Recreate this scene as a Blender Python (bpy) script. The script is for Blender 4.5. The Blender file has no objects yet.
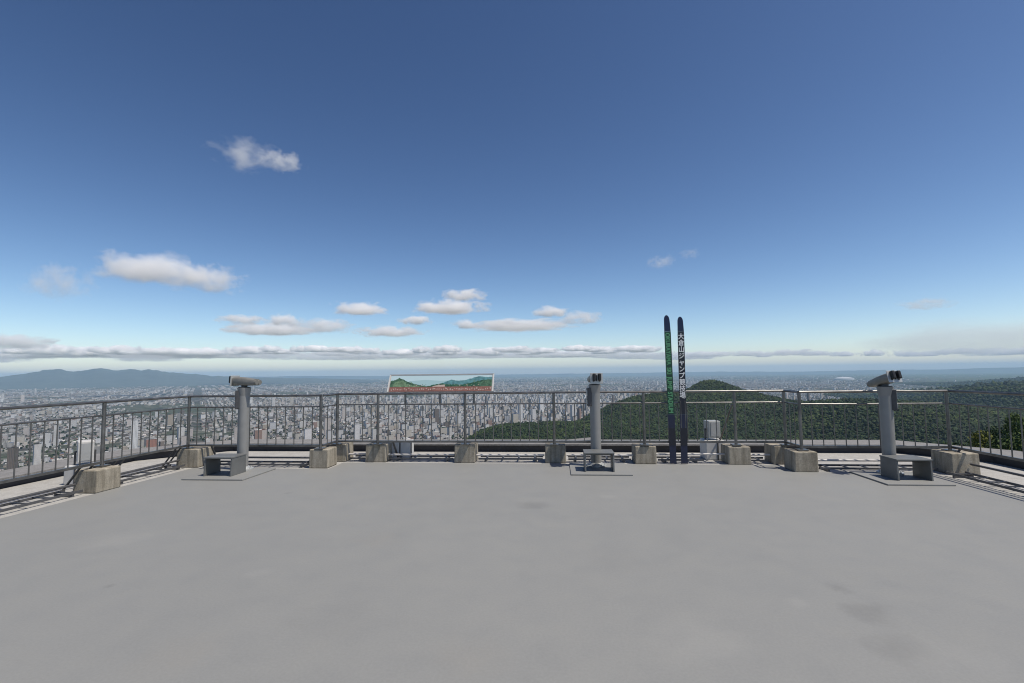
import bpy, bmesh, math, random
import numpy as np
from mathutils import Vector, Matrix, Quaternion

random.seed(7)
RNG = np.random.default_rng(11)
D = bpy.data
SC = bpy.context.scene
COL = SC.collection
R = math.radians

# ------------------------------------------------------------------ camera
F_PX, CX, CY, EYE = 483.0, 512.0, 341.5, 1.5
YAW, ROLL, HOR = R(5.1), R(0.64), 373.2
PITCH = math.atan((HOR - CY) / F_PX)
_f0 = Vector((-math.sin(YAW), math.cos(YAW), 0)); _r0 = Vector((math.cos(YAW), math.sin(YAW), 0)); _u0 = Vector((0, 0, 1))
_f = _f0 * math.cos(PITCH) + _u0 * math.sin(PITCH)
_u = _u0 * math.cos(PITCH) - _f0 * math.sin(PITCH)
_r = _r0 * math.cos(ROLL) - _u * math.sin(ROLL)
_u = _u * math.cos(ROLL) + _r0 * math.sin(ROLL)
cam = D.cameras.new('camera'); camo = D.objects.new('camera', cam); COL.objects.link(camo)
m = Matrix.Identity(4)
for i in range(3):
    m[i][0] = _r[i]; m[i][1] = _u[i]; m[i][2] = -_f[i]
m[2][3] = EYE
camo.matrix_world = m
cam.sensor_width = 36; cam.lens = F_PX / 1024 * 36
cam.clip_start = 0.05; cam.clip_end = 300000
SC.camera = camo

def bearing(px, y):
    """unit direction of a line of sight through a point of the picture (used to survey far things)"""
    d = _f + _r * ((px - CX) / F_PX) - _u * ((y - CY) / F_PX)
    return d

# ------------------------------------------------------------------ light
SUN_AZ, SUN_EL = R(110), R(64)
world = D.worlds.new('World'); SC.world = world; world.use_nodes = True
nt = world.node_tree
sky = nt.nodes.new('ShaderNodeTexSky'); sky.sky_type = 'NISHITA'; sky.sun_disc = False
sky.sun_elevation = SUN_EL; sky.sun_rotation = SUN_AZ
sky.altitude = 300; sky.air_density = 0.7; sky.dust_density = 0.6; sky.ozone_density = 5.0
# the picture's deep polarised blue: a contrast curve per colour channel on the Nishita sky
sp_ = nt.nodes.new('ShaderNodeSeparateColor'); cb_ = nt.nodes.new('ShaderNodeCombineColor')
nt.links.new(sky.outputs[0], sp_.inputs[0])
for ch, (g_, k_) in enumerate(((1.64, 1.05), (1.53, .85), (1.385, .755))):
    pw = nt.nodes.new('ShaderNodeMath'); pw.operation = 'POWER'; pw.inputs[1].default_value = g_; nt.links.new(sp_.outputs[ch], pw.inputs[0])
    ml = nt.nodes.new('ShaderNodeMath'); ml.operation = 'MULTIPLY'; ml.inputs[1].default_value = k_; nt.links.new(pw.outputs[0], ml.inputs[0])
    nt.links.new(ml.outputs[0], cb_.inputs[ch])
nt.links.new(cb_.outputs[0], nt.nodes['Background'].inputs[0])
nt.nodes['Background'].inputs[1].default_value = 0.096
sl = D.lights.new('sun', 'SUN'); so = D.objects.new('sun', sl); COL.objects.link(so)
sl.energy = 4.6; sl.angle = R(0.53); sl.color = (1.0, 0.93, 0.82)
sd = Vector((math.sin(SUN_AZ) * math.cos(SUN_EL), math.cos(SUN_AZ) * math.cos(SUN_EL), math.sin(SUN_EL)))
so.rotation_euler = (-sd).to_track_quat('-Z', 'Y').to_euler()
so.location = (0, 0, 50)

SC.render.engine = 'CYCLES'
SC.view_settings.view_transform = 'Standard'; SC.view_settings.look = 'None'
SC.view_settings.exposure = 0; SC.view_settings.gamma = 1
cy = SC.cycles
cy.use_denoising = True
try:
    cy.denoiser = 'OPENIMAGEDENOISE'; cy.denoising_input_passes = 'RGB_ALBEDO_NORMAL'; cy.denoising_prefilter = 'ACCURATE'
except Exception:
    pass
cy.max_bounces = 44; cy.diffuse_bounces = 3; cy.glossy_bounces = 3; cy.transparent_max_bounces = 8
cy.volume_bounces = 40
cy.volume_max_steps = 256
cy.use_adaptive_sampling = False
cy.pixel_filter_type = 'BLACKMAN_HARRIS'; cy.filter_width = 1.05

# ------------------------------------------------------------------ materials
def new_mat(name):
    mt = D.materials.new(name); mt.use_nodes = True
    return mt, mt.node_tree, mt.node_tree.nodes['Principled BSDF']

def flat(name, c, rough=.6, metal=0, spec=.5, var=0, scale=6):
    mt, t, b = new_mat(name)
    b.inputs['Base Color'].default_value = (*c, 1); b.inputs['Roughness'].default_value = rough
    b.inputs['Metallic'].default_value = metal; b.inputs['Specular IOR Level'].default_value = spec
    if var:
        tc = t.nodes.new('ShaderNodeNewGeometry'); n = t.nodes.new('ShaderNodeTexNoise')
        n.inputs['Scale'].default_value = scale; n.inputs['Detail'].default_value = 6
        t.links.new(tc.outputs['Position'], n.inputs['Vector'])
        r = t.nodes.new('ShaderNodeMapRange'); r.inputs[1].default_value = .3; r.inputs[2].default_value = .7
        r.inputs[3].default_value = 1 - var; r.inputs[4].default_value = 1 + var
        t.links.new(n.outputs[0], r.inputs[0])
        mx = t.nodes.new('ShaderNodeVectorMath'); mx.operation = 'SCALE'; mx.inputs[0].default_value = c
        t.links.new(r.outputs[0], mx.inputs['Scale']); t.links.new(mx.outputs[0], b.inputs['Base Color'])
    return mt

def ramp(t, stops):
    r = t.nodes.new('ShaderNodeValToRGB'); e = r.color_ramp.elements
    while len(e) < len(stops): e.new(.5)
    for k, (p, c) in zip(e, stops):
        k.position = p; k.color = (*c, 1) if len(c) == 3 else c
    return r

def noise(t, vec, scale, detail=5, rough=.55, dist=0):
    n = t.nodes.new('ShaderNodeTexNoise'); n.inputs['Scale'].default_value = scale; n.inputs['Detail'].default_value = detail
    n.inputs['Roughness'].default_value = rough; n.inputs['Distortion'].default_value = dist
    if vec is not None: t.links.new(vec, n.inputs['Vector'])
    return n

def math_n(t, op, a, b=None, c=None):
    n = t.nodes.new('ShaderNodeMath'); n.operation = op
    for i, v in enumerate((a, b, c)):
        if v is None: continue
        if isinstance(v, (int, float)): n.inputs[i].default_value = v
        else: t.links.new(v, n.inputs[i])
    return n.outputs[0]

def mixc(t, fac, a, b, mode='MIX'):
    n = t.nodes.new('ShaderNodeMix'); n.data_type = 'RGBA'; n.blend_type = mode
    if isinstance(fac, (int, float)): n.inputs[0].default_value = fac
    else: t.links.new(fac, n.inputs[0])
    for i, v in ((6, a), (7, b)):
        if isinstance(v, tuple): n.inputs[i].default_value = (*v, 1)
        else: t.links.new(v, n.inputs[i])
    return n.outputs[2]

def mat_deck():
    mt, t, b = new_mat('painted_deck')
    g = t.nodes.new('ShaderNodeNewGeometry').outputs['Position']
    n1 = noise(t, g, .45, 6, .6, .6); n2 = noise(t, g, 3.2, 6, .65); n3 = noise(t, g, 60, 3, .6)
    c = ramp(t, [(.28, (.212, .215, .208)), (.5, (.220, .2225, .2145)), (.72, (.228, .230, .221))])
    t.links.new(n1.outputs[0], c.inputs[0])
    c2 = ramp(t, [(.28, (.965, .967, .97)), (.5, (1, 1, 1)), (.72, (1.02, 1.018, 1.01))])
    t.links.new(n2.outputs[0], c2.inputs[0])
    col = mixc(t, 1.0, c.outputs[0], c2.outputs[0], 'MULTIPLY')
    c3 = ramp(t, [(.3, (.95, .95, .95)), (.7, (1.04, 1.04, 1.04))]); t.links.new(n3.outputs[0], c3.inputs[0])
    col = mixc(t, 1.0, col, c3.outputs[0], 'MULTIPLY')
    # small spots and scuffs
    v = t.nodes.new('ShaderNodeTexVoronoi'); v.inputs['Scale'].default_value = .9; t.links.new(g, v.inputs['Vector'])
    n4 = noise(t, g, 9, 4, .6)
    d = math_n(t, 'ADD', v.outputs['Distance'], math_n(t, 'MULTIPLY', n4.outputs[0], .12))
    spot = math_n(t, 'LESS_THAN', d, .083)
    sel = t.nodes.new('ShaderNodeSeparateColor'); t.links.new(v.outputs['Color'], sel.inputs[0])
    dark = math_n(t, 'MULTIPLY', spot, math_n(t, 'GREATER_THAN', sel.outputs[0], .7))
    lite = math_n(t, 'MULTIPLY', spot, math_n(t, 'LESS_THAN', sel.outputs[0], .3))
    col = mixc(t, math_n(t, 'MULTIPLY', dark, .65), col, (.13, .13, .12))
    col = mixc(t, math_n(t, 'MULTIPLY', lite, .5), col, (.34, .335, .32))
    # long hand-rolled paint streaks / hairline marks
    mp = t.nodes.new('ShaderNodeMapping'); mp.inputs['Rotation'].default_value = (0, 0, R(35)); mp.inputs['Scale'].default_value = (.5, 2.6, 1)
    t.links.new(g, mp.inputs[0]); n5 = noise(t, mp.outputs[0], 1.1, 7, .7, 1.2)
    line = math_n(t, 'LESS_THAN', math_n(t, 'ABSOLUTE', math_n(t, 'SUBTRACT', n5.outputs[0], .5)), .004)
    n6 = noise(t, g, .8, 2)
    line = math_n(t, 'MULTIPLY', line, math_n(t, 'GREATER_THAN', n6.outputs[0], .6))
    col = mixc(t, math_n(t, 'MULTIPLY', line, .45), col, (.2, .2, .19))
    # old stains, worn patches and rust marks at their places on the deck
    nw = noise(t, g, 3.5, 5, .65); nd = noise(t, g, 22, 4, .7)
    for sx_, sy_, sr_, k_ in [(1.81, 2.84, 0.16, 'd'), (1.90, 3.28, 0.14, 'd'), (1.91, 3.61, 0.10, 'd'), (1.87, 2.77, 0.14, 'l'), (1.53, 3.38, 0.07, 'l'), (-3.44, 6.02, 0.05, 'd'), (-3.23, 3.32, 0.04, 'd'), (-4.67, 6.24, 0.03, 'd'), (-2.27, 3.62, 0.09, 'l'), (0.60, 6.00, 0.10, 'l'), (-0.32, 5.61, 0.16, 'd'), (-0.48, 2.65, 0.22, 'o'), (-2.05, 2.54, 0.20, 'o'), (2.11, 2.77, 0.18, 'l'), (0.78, 2.88, 0.25, 'l'), (-1.62, 4.37, 0.22, 'o'), (0.49, 4.03, 0.30, 'd2'), (-1.41, 2.96, 0.30, 'd2'), (3.00, 5.21, 0.25, 'd2'), (-4.04, 4.24, 0.25, 'l')]:
        ds = t.nodes.new('ShaderNodeVectorMath'); ds.operation = 'DISTANCE'; ds.inputs[1].default_value = (sx_, sy_, 0); t.links.new(g, ds.inputs[0])
        dd = math_n(t, 'ADD', math_n(t, 'DIVIDE', ds.outputs['Value'], sr_), math_n(t, 'MULTIPLY', math_n(t, 'SUBTRACT', nw.outputs[0], .5), 2.6))
        mk = t.nodes.new('ShaderNodeMapRange'); mk.inputs[1].default_value = 1.25; mk.inputs[2].default_value = .35; t.links.new(dd, mk.inputs[0])
        amt = {'d': .34, 'd2': .10, 'l': .15, 'o': .07}[k_]; cc_ = {'d': (.12, .12, .115), 'd2': (.15, .15, .145), 'l': (.33, .325, .305), 'o': (.27, .22, .16)}[k_]
        col = mixc(t, math_n(t, 'MULTIPLY', math_n(t, 'MULTIPLY', mk.outputs[0], amt), math_n(t, 'ADD', .35, nd.outputs[0])), col, cc_)
    t.links.new(col, b.inputs['Base Color'])
    rr = t.nodes.new('ShaderNodeMapRange'); rr.inputs[3].default_value = .5; rr.inputs[4].default_value = .75
    t.links.new(n2.outputs[0], rr.inputs[0]); t.links.new(rr.outputs[0], b.inputs['Roughness'])
    bp = t.nodes.new('ShaderNodeBump'); bp.inputs['Strength'].default_value = .15; bp.inputs['Distance'].default_value = .01
    t.links.new(n2.outputs[0], bp.inputs['Height']); t.links.new(bp.outputs[0], b.inputs['Normal'])
    return mt

def mat_concrete(name, base, stain, streak=True, amt=.6):
    mt, t, b = new_mat(name)
    tc = t.nodes.new('ShaderNodeNewGeometry').outputs['Position']
    oi = t.nodes.new('ShaderNodeObjectInfo').outputs['Random']
    n1 = noise(t, tc, 5, 8, .7); n2 = noise(t, tc, 60, 4, .7)
    r1 = ramp(t, [(.3, stain), (.62, base)]); t.links.new(n1.outputs[0], r1.inputs[0])
    col = r1.outputs[0]
    if streak:
        mp = t.nodes.new('ShaderNodeMapping'); mp.inputs['Scale'].default_value = (16, 16, 1.2); t.links.new(tc, mp.inputs[0])
        n3 = noise(t, mp.outputs[0], 1, 4, .6)
        s = ramp(t, [(.38, (.42, .40, .36)), (.56, (1, 1, 1))]); t.links.new(n3.outputs[0], s.inputs[0])
        col = mixc(t, amt, col, s.outputs[0], 'MULTIPLY')
    c2 = ramp(t, [(.3, (.75, .75, .75)), (.65, (1.08, 1.08, 1.06))]); t.links.new(n2.outputs[0], c2.inputs[0])
    col = mixc(t, 1, col, c2.outputs[0], 'MULTIPLY')
    t.links.new(col, b.inputs['Base Color']); b.inputs['Roughness'].default_value = .9
    bp = t.nodes.new('ShaderNodeBump'); bp.inputs['Strength'].default_value = .5; bp.inputs['Distance'].default_value = .008
    t.links.new(n2.outputs[0], bp.inputs['Height']); t.links.new(bp.outputs[0], b.inputs['Normal'])
    return mt

M = {}
M['deck'] = mat_deck()
M['ledge'] = mat_concrete('pale_concrete', (.40, .392, .375), (.31, .302, .285), False)
M['block'] = mat_concrete('weathered_concrete', (.39, .352, .286), (.255, .23, .182), True, .6)
M['parapet'] = mat_concrete('grey_coping', (.235, .23, .228), (.18, .176, .176), True, .25)
M['membrane'] = flat('dark_membrane', (.035, .035, .042), .6, var=.3, scale=3)
M['steel'] = flat('galvanised_steel', (.17, .166, .16), .33, .7, var=.3, scale=7)
M['darksteel'] = flat('dark_steel', (.075, .075, .078), .5, .3, var=.2, scale=9)
M['tray'] = flat('tray_steel', (.11, .11, .115), .5, .35, var=.2, scale=8)
M['pipe'] = flat('white_conduit', (.47, .45, .43), .45, 0, var=.1)
M['scope'] = flat('grey_enamel', (.25, .25, .243), .42, .15, var=.07, scale=7)
M['scope_head'] = flat('head_enamel', (.20, .195, .175), .45, .1, var=.15, scale=14)
M['black'] = flat('black_rubber', (.012, .012, .013), .5)
M['lightplate'] = flat('pale_alloy', (.45, .46, .45), .4, .3)
M['stool'] = flat('stool_grey', (.14, .145, .142), .5, .1, var=.12, scale=7)
M['white'] = flat('white_paint', (.52, .51, .49), .6, var=.07, scale=12)
M['lampbody'] = flat('lamp_grey', (.36, .37, .36), .45, .2, var=.08, scale=12)
M['lampglass'] = flat('lamp_glass', (.35, .36, .36), .08, .0, .8)
M['navy'] = flat('navy_gloss', (.011, .016, .045), .3)
M['blackgloss'] = flat('black_gloss', (.010, .012, .022), .3)
M['letterwhite'] = flat('white_lettering', (.8, .8, .78), .5)
M['lettergreen'] = flat('green_lettering', (.11, .33, .155), .5)
M['greenband'] = flat('green_band', (.012, .055, .03), .4)

# ------------------------------------------------------------------ mesh helpers
class MB:
    def __init__(s): s.v = []; s.f = []; s.mi = []
    def add(s, vs, fs, mi=0):
        o = len(s.v); s.v += [tuple(v) for v in vs]
        s.f += [tuple(o + i for i in f) for f in fs]; s.mi += [mi] * len(fs)
    def box(s, a, b, mi=0):
        (x0, y0, z0), (x1, y1, z1) = a, b
        s.add([(x0, y0, z0), (x1, y0, z0), (x1, y1, z0), (x0, y1, z0), (x0, y0, z1), (x1, y0, z1), (x1, y1, z1), (x0, y1, z1)],
              [(3, 2, 1, 0), (4, 5, 6, 7), (0, 1, 5, 4), (1, 2, 6, 5), (2, 3, 7, 6), (3, 0, 4, 7)], mi)
    def tube(s, p, q, r, r2=None, n=12, mi=0, caps=True):
        p = Vector(p); q = Vector(q); d = (q - p).normalized()
        a = d.orthogonal().normalized(); b = d.cross(a); r2 = r if r2 is None else r2
        vs = []
        for c, rr in ((p, r), (q, r2)):
            for i in range(n):
                t = 2 * math.pi * i / n
                vs.append(c + a * (rr * math.cos(t)) + b * (rr * math.sin(t)))
        fs = [(i, (i + 1) % n, n + (i + 1) % n, n + i) for i in range(n)]
        if caps: fs += [tuple(reversed(range(n))), tuple(range(n, 2 * n))]
        s.add(vs, fs, mi)
    def bar(s, p, q, w, h, mi=0):
        """rectangular bar between two points, w sideways, h upward"""
        p = Vector(p); q = Vector(q); d = (q - p).normalized()
        up = Vector((0, 0, 1)) if abs(d.z) < .95 else Vector((0, 1, 0))
        a = d.cross(up).normalized() * (w / 2); b = a.cross(d).normalized() * (h / 2)
        vs = [c + x for c in (p, q) for x in (-a - b, a - b, a + b, -a + b)]
        s.add(vs, [(0, 1, 2, 3), (7, 6, 5, 4), (0, 4, 5, 1), (1, 5, 6, 2), (2, 6, 7, 3), (3, 7, 4, 0)], mi)
    def prism(s, poly, z0, z1, mi=0):
        n = len(poly)
        vs = [(x, y, z0) for x, y in poly] + [(x, y, z1) for x, y in poly]
        s.add(vs, [tuple(reversed(range(n))), tuple(range(n, 2 * n))] + [(i, (i + 1) % n, n + (i + 1) % n, n + i) for i in range(n)], mi)
    def mesh(s, name, mats, smooth=False, off=None):
        me = D.meshes.new(name)
        v = s.v if off is None else [(x - off[0], y - off[1], z - off[2]) for x, y, z in s.v]
        me.from_pydata(v, [], s.f)
        for mt in (mats if isinstance(mats, (list, tuple)) else [mats]): me.materials.append(mt)
        me.polygons.foreach_set('material_index', s.mi)
        bm = bmesh.new(); bm.from_mesh(me); bmesh.ops.recalc_face_normals(bm, faces=bm.faces); bm.to_mesh(me); bm.free()
        if smooth:
            me.polygons.foreach_set('use_smooth', [True] * len(me.polygons))
            me.set_sharp_from_angle(angle=R(38))
        return me

def wloc(o):
    p = Vector((0, 0, 0))
    while o is not None: p += o.location; o = o.parent
    return p

def obj(name, mb, mats, parent=None, smooth=False, at=(0, 0, 0), bevel=0, local=False):
    """one mesh object; MB in world coordinates unless local=True (then relative to its own origin at `at`)"""
    if parent is not None:
        base = wloc(parent)
        at = Vector(at)
        if local:
            me = mb.mesh(name, mats, smooth); loc = at
        else:
            me = mb.mesh(name, mats, smooth, base + at); loc = at
    else:
        me = mb.mesh(name, mats, smooth, None if local else at); loc = at
    o = D.objects.new(name, me); COL.objects.link(o); o.location = loc
    if parent is not None: o.parent = parent
    if bevel:
        b = o.modifiers.new('bevel', 'BEVEL'); b.width = bevel; b.segments = 2; b.limit_method = 'ANGLE'
    return o

def tag(o, label=None, cat=None, group=None, kind=None):
    if label: o['label'] = label
    if cat: o['category'] = cat
    if group: o['group'] = group
    if kind: o['kind'] = kind
    return o

def thing(name, label, cat, loc, group=None, rz=0):
    o = D.objects.new(name, None); COL.objects.link(o); o.location = loc; o.rotation_euler = (0, 0, rz)
    o.empty_display_size = .1
    return tag(o, label, cat, group)

def copy_tree(o, parent=None):
    c = o.copy(); COL.objects.link(c); c.parent = parent
    for ch in o.children: copy_tree(ch, c)
    return c

def text_mesh(s, bold=0.0):
    cu = D.curves.new('lettering', 'FONT'); cu.body = s; cu.offset = bold; cu.resolution_u = 3; cu.align_x = 'CENTER'
    t = D.objects.new('lettering', cu); COL.objects.link(t)
    dg = bpy.context.evaluated_depsgraph_get(); dg.update()
    me = D.meshes.new_from_object(t.evaluated_get(dg))
    vs = [tuple(v.co) for v in me.vertices]; fs = [tuple(p.vertices) for p in me.polygons]
    D.objects.remove(t); D.curves.remove(cu); D.meshes.remove(me)
    return vs, fs

# ------------------------------------------------------------------ terrace
WING = 7.58
deck_poly = [(-5.98, -9), (5.36, -9), (5.36, WING), (3.46, WING), (3.46, 8.13), (-3.66, 8.13), (-3.66, WING), (-5.98, WING)]
mb = MB(); mb.prism(deck_poly, -.05, 0)
tag(obj('terrace_floor', mb, M['deck']), kind='structure')
mb = MB(); ledge_poly = [(-7.6, -9.5), (6.9, -9.5), (6.9, 8.45), (6.1, 9.37), (-6.55, 9.37), (-7.6, 8.2)]
mb.prism(ledge_poly, -.6, -.006)
tag(obj('ledge_floor', mb, M['ledge']), kind='structure')

# parapet round the terrace: dark upstand under an overhanging grey coping
par = thing('parapet_wall', 'low grey parapet coping with dark upstand around the terrace edge', 'parapet', (0, 9.37, -.6))
inner = [(-7.6, -9.5), (-7.6, 8.2), (-6.55, 9.37), (6.1, 9.37), (6.9, 8.45), (6.9, -9.5)]
def offset_line(line, d):
    out = []
    for i, p in enumerate(line):
        p = Vector(p); ns = []
        if i: e = (p - Vector(line[i - 1])).normalized(); ns.append(Vector((-e.y, e.x)))
        if i < len(line) - 1: e = (Vector(line[i + 1]) - p).normalized(); ns.append(Vector((-e.y, e.x)))
        n = sum(ns, Vector((0, 0))).normalized()
        out.append(tuple(p + n * (d / max(.3, n.dot(ns[0])))))
    return out
def strip_wall(mb, a, b, z0, z1, mi=0):
    for i in range(len(a) - 1):
        p = [a[i], a[i + 1], b[i + 1], b[i]]
        if i == 0 and True: pass
        mb.add([(x, y, z0) for x, y in p] + [(x, y, z1) for x, y in p],
               [(0, 1, 2, 3), (4, 5, 6, 7), (0, 1, 5, 4), (2, 3, 7, 6)] + ([(3, 0, 4, 7)] if i == 0 else []) + ([(1, 2, 6, 5)] if i == len(a) - 2 else []), mi)
mb = MB(); strip_wall(mb, offset_line(inner, .02), offset_line(inner, .5), -7.0, .118)
obj('upstand', mb, M['membrane'], par)
mb = MB(); strip_wall(mb, offset_line(inner, -.07), offset_line(inner, .56), .121, .150)
obj('coping', mb, M['parapet'], par)

# ------------------------------------------------------------------ concrete blocks
def block(name, label, x0, y0, x1, y1, h):
    mb = MB(); cx, cy_ = (x0 + x1) / 2, (y0 + y1) / 2; w, d = (x1 - x0) / 2, (y1 - y0) / 2
    t = .005
    mb.add([(-w, -d, 0), (w, -d, 0), (w, d, 0), (-w, d, 0), (-w + t, -d + t, h), (w - t, -d + t, h), (w - t, d - t, h), (-w + t, d - t, h)],
           [(3, 2, 1, 0), (4, 5, 6, 7), (0, 1, 5, 4), (1, 2, 6, 5), (2, 3, 7, 6), (3, 0, 4, 7)])
    o = obj(name, mb, M['block'], None, at=(cx, cy_, -.003), bevel=.014, local=True)
    return tag(o, label, 'concrete block', 'concrete footing blocks under the railing')
BL = [
 ('weathered concrete block beside white box below left end of panorama board', -3.30, 8.19, -2.93, 8.55, .30),
 ('weathered concrete block below the right half of the panorama board', -1.74, 8.19, -1.38, 8.55, .305),
 ('weathered concrete block just left of the middle telescope platform', -.20, 8.19, .15, 8.55, .30),
 ('weathered concrete block between the middle telescope and the two skis', 1.27, 8.15, 1.62, 8.52, .285),
 ('weathered concrete block to the right of the floodlight on white base', 2.74, 8.12, 3.09, 8.50, .285),
 ('big concrete block at the inner end of the left railing wing', -4.02, 7.63, -3.70, 7.98, .30),
 ('half hidden concrete block at the left end of the middle railing', -3.85, 8.22, -3.66, 8.56, .30),
 ('narrow concrete block at the right end of the middle railing', 3.46, 8.18, 3.67, 8.56, .29),
 ('big concrete block at the inner end of the right railing wing', 3.49, 7.57, 3.83, 7.92, .295),
 ('tan concrete block at the left outer corner of the railing', -6.32, 7.62, -5.93, 8.0, .30),
 ('large mossy concrete block under the left side railing near the ladder tray', -6.32, 5.89, -5.98, 6.25, .295),
 ('tan concrete block at the right outer corner beside the right step stool', 5.55, 7.45, 5.93, 7.84, .30),
]
for lab, *a in BL: block('concrete_block', lab, *a)

# ------------------------------------------------------------------ railings
H_TOP, H_MID, H_LOW = 1.168, .985, .35
def railing(label, p0, p1, posts, braces=(), step=.152, spare=.0):
    p0 = Vector((*p0, 0)); p1 = Vector((*p1, 0)); d = (p1 - p0); L = d.length; d.normalize()
    n = Vector((-d.y, d.x, 0))
    root = thing('metal_railing', label, 'railing', tuple((p0 + p1) / 2))
    def P(s, z, k=0): return p0 + d * s + n * k + Vector((0, 0, z))
    mb = MB(); mb.tube(P(0, H_TOP), P(L, H_TOP), .0185, n=14); obj('top_rail', mb, M['steel'], root, True)
    mb = MB(); mb.tube(P(0, H_MID), P(L, H_MID), .012, n=12); obj('middle_rail', mb, M['steel'], root, True)
    mb = MB(); mb.bar(P(0, H_LOW), P(L, H_LOW), .034, .034); obj('bottom_rail', mb, M['steel'], root)
    pm = MB(); pm.tube((0, 0, 0), (0, 0, H_TOP - .31 - .015), .0235, n=12); pm.box((-.07, -.07, -.012), (.07, .07, .004))
    pmesh = pm.mesh('post', M['steel'], True)
    base = root.location
    for s in posts:
        o = D.objects.new('post', pmesh); COL.objects.link(o); o.parent = root; o.location = P(s, .31) - base
    bm_ = MB(); bm_.tube((0, 0, 0), (0, 0, H_MID - H_LOW - .02), .0078, n=8)
    bmesh_ = bm_.mesh('baluster', M['steel'], True)
    k = int(L / step); st = L / k
    for i in range(1, k):
        s = i * st
        if min([abs(s - q) for q in posts] + [9]) < .05: continue
        o = D.objects.new('baluster', bmesh_); COL.objects.link(o); o.parent = root; o.location = P(s, H_LOW + .012) - base
    for s, out in braces:
        mb = MB(); mb.bar(P(s, H_LOW - .01), P(s, .008, out), .03, .012); obj('brace', mb, M['darksteel'], root)
    return root
rl = railing('grey metal railing along the left side of the terrace', (-6.18, -2.6), (-6.18, 7.68), [.05, 2.0, 3.9, 6.3, 8.75], [(8.45, .26), (8.62, .26), (8.98, .26), (9.1, .26), (10.05, .26), (10.15, .26)])
railing('grey metal railing of the left wing behind the left telescope', (-6.18, 7.70), (-3.85, 7.70), [0.0, 2.32], [(.42, .2)])
railing('short railing return joining left wing to middle railing', (-3.83, 7.72), (-3.83, 8.19), [], step=.12)
railing('long middle railing holding the panorama board and the skis', (-3.81, 8.2), (3.66, 8.2), [0.0, .73, 2.26, 3.77, 5.25, 6.70, 7.47], [(1.0, .3)])
railing('short railing return joining middle railing to right wing', (3.66, 8.18), (3.66, 7.72), [], step=.12)
railing('grey metal railing of the right wing behind the right telescope', (3.66, 7.70), (5.74, 7.70), [0.0, 2.07])
railing('dull grey metal railing along the right side of the terrace', (5.76, 7.68), (5.76, -2.6), [1.9, 3.9, 6.2, 8.4], [(.12, -.22)])
# slanting props behind the posts
def prop(label, x, y, dx, dy):
    mb = MB(); mb.tube((x, y + .03, .95), (x + dx, y + dy, .0), .014, n=10)
    mb.box((x + dx - .06, y + dy - .05, -.006), (x + dx + .06, y + dy + .05, .008))
    tag(obj('steel_prop', mb, M['steel'], None, True, at=(x + dx, y + dy, 0)), label, 'steel prop', 'slanting props behind the railing')
prop('slanting steel prop behind the railing post right of the floodlight', 2.86, 8.2, -.12, .62)

# ------------------------------------------------------------------ cable trays and conduit
def tray(label, p, q, w=.25):
    p = Vector((*p, 0)); q = Vector((*q, 0)); d = (q - p); L = d.length; d.normalize(); n = Vector((-d.y, d.x, 0))
    root = thing('cable_tray', label, 'cable tray', tuple((p + q) / 2), 'ladder cable trays along the railing')
    for k in (-1, 1):
        mb = MB(); o = n * (w / 2 * k) + Vector((0, 0, .045)); mb.bar(p + o, q + o, .014, .03); obj('side_rail', mb, M['tray'], root)
    rm = MB(); a = n * (w / 2 - .012); rm.bar(-a, a, .024, .014); rme = rm.mesh('rung', M['tray'])
    c = max(1, int(L / .25))
    for i in range(c):
        o = D.objects.new('rung', rme); COL.objects.link(o); o.parent = root
        o.location = p + d * (L * (i + .5) / c) + Vector((0, 0, .05)) - root.location
    for s in (.12, L - .12):
        if L > .5:
            mb = MB(); u = Vector((0, 0, .0125)); mb.bar(p + d * s - n * (w / 2) + u, p + d * s + n * (w / 2) + u, .03, .03); obj('foot', mb, M['tray'], root)
for lab, p, q in [
    ('ladder cable tray in front of the left side railing', (-6.25, -2.6), (-6.25, 5.84)),
    ('ladder cable tray between mossy block and left corner block', (-6.25, 6.30), (-6.25, 7.58)),
    ('ladder cable tray on the ledge behind the left telescope', (-5.88, 7.80), (-4.06, 7.80)),
    ('short ladder cable tray below left end of panorama board', (-3.62, 8.42), (-3.34, 8.42)),
    ('ladder cable tray below the panorama board beside white box', (-2.89, 8.42), (-1.78, 8.42)),
    ('ladder cable tray between panorama board and middle telescope', (-1.34, 8.42), (-.24, 8.42)),
    ('ladder cable tray behind the middle telescope', (.19, 8.42), (1.23, 8.42)),
    ('ladder cable tray behind the two skis', (1.66, 8.40), (2.40, 8.40)),
    ('short ladder cable tray right of the last middle block', (3.13, 8.38), (3.42, 8.38)),
    ('ladder cable tray on the ledge behind the right telescope', (3.88, 7.76), (5.5, 7.76)),
    ('ladder cable tray in front of the right side railing', (5.56, 7.40), (5.56, -2.6)),
]: tray(lab, p, q)
def conduit(label, pts, r=.016, mat='pipe'):
    mb = MB()
    for a, b in zip(pts, pts[1:]): mb.tube(a, b, r, n=10)
    tag(obj('conduit_pipe', mb, M[mat], None, True, at=tuple(pts[0])), label, 'pipe', 'conduit pipes along the railing')
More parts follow.
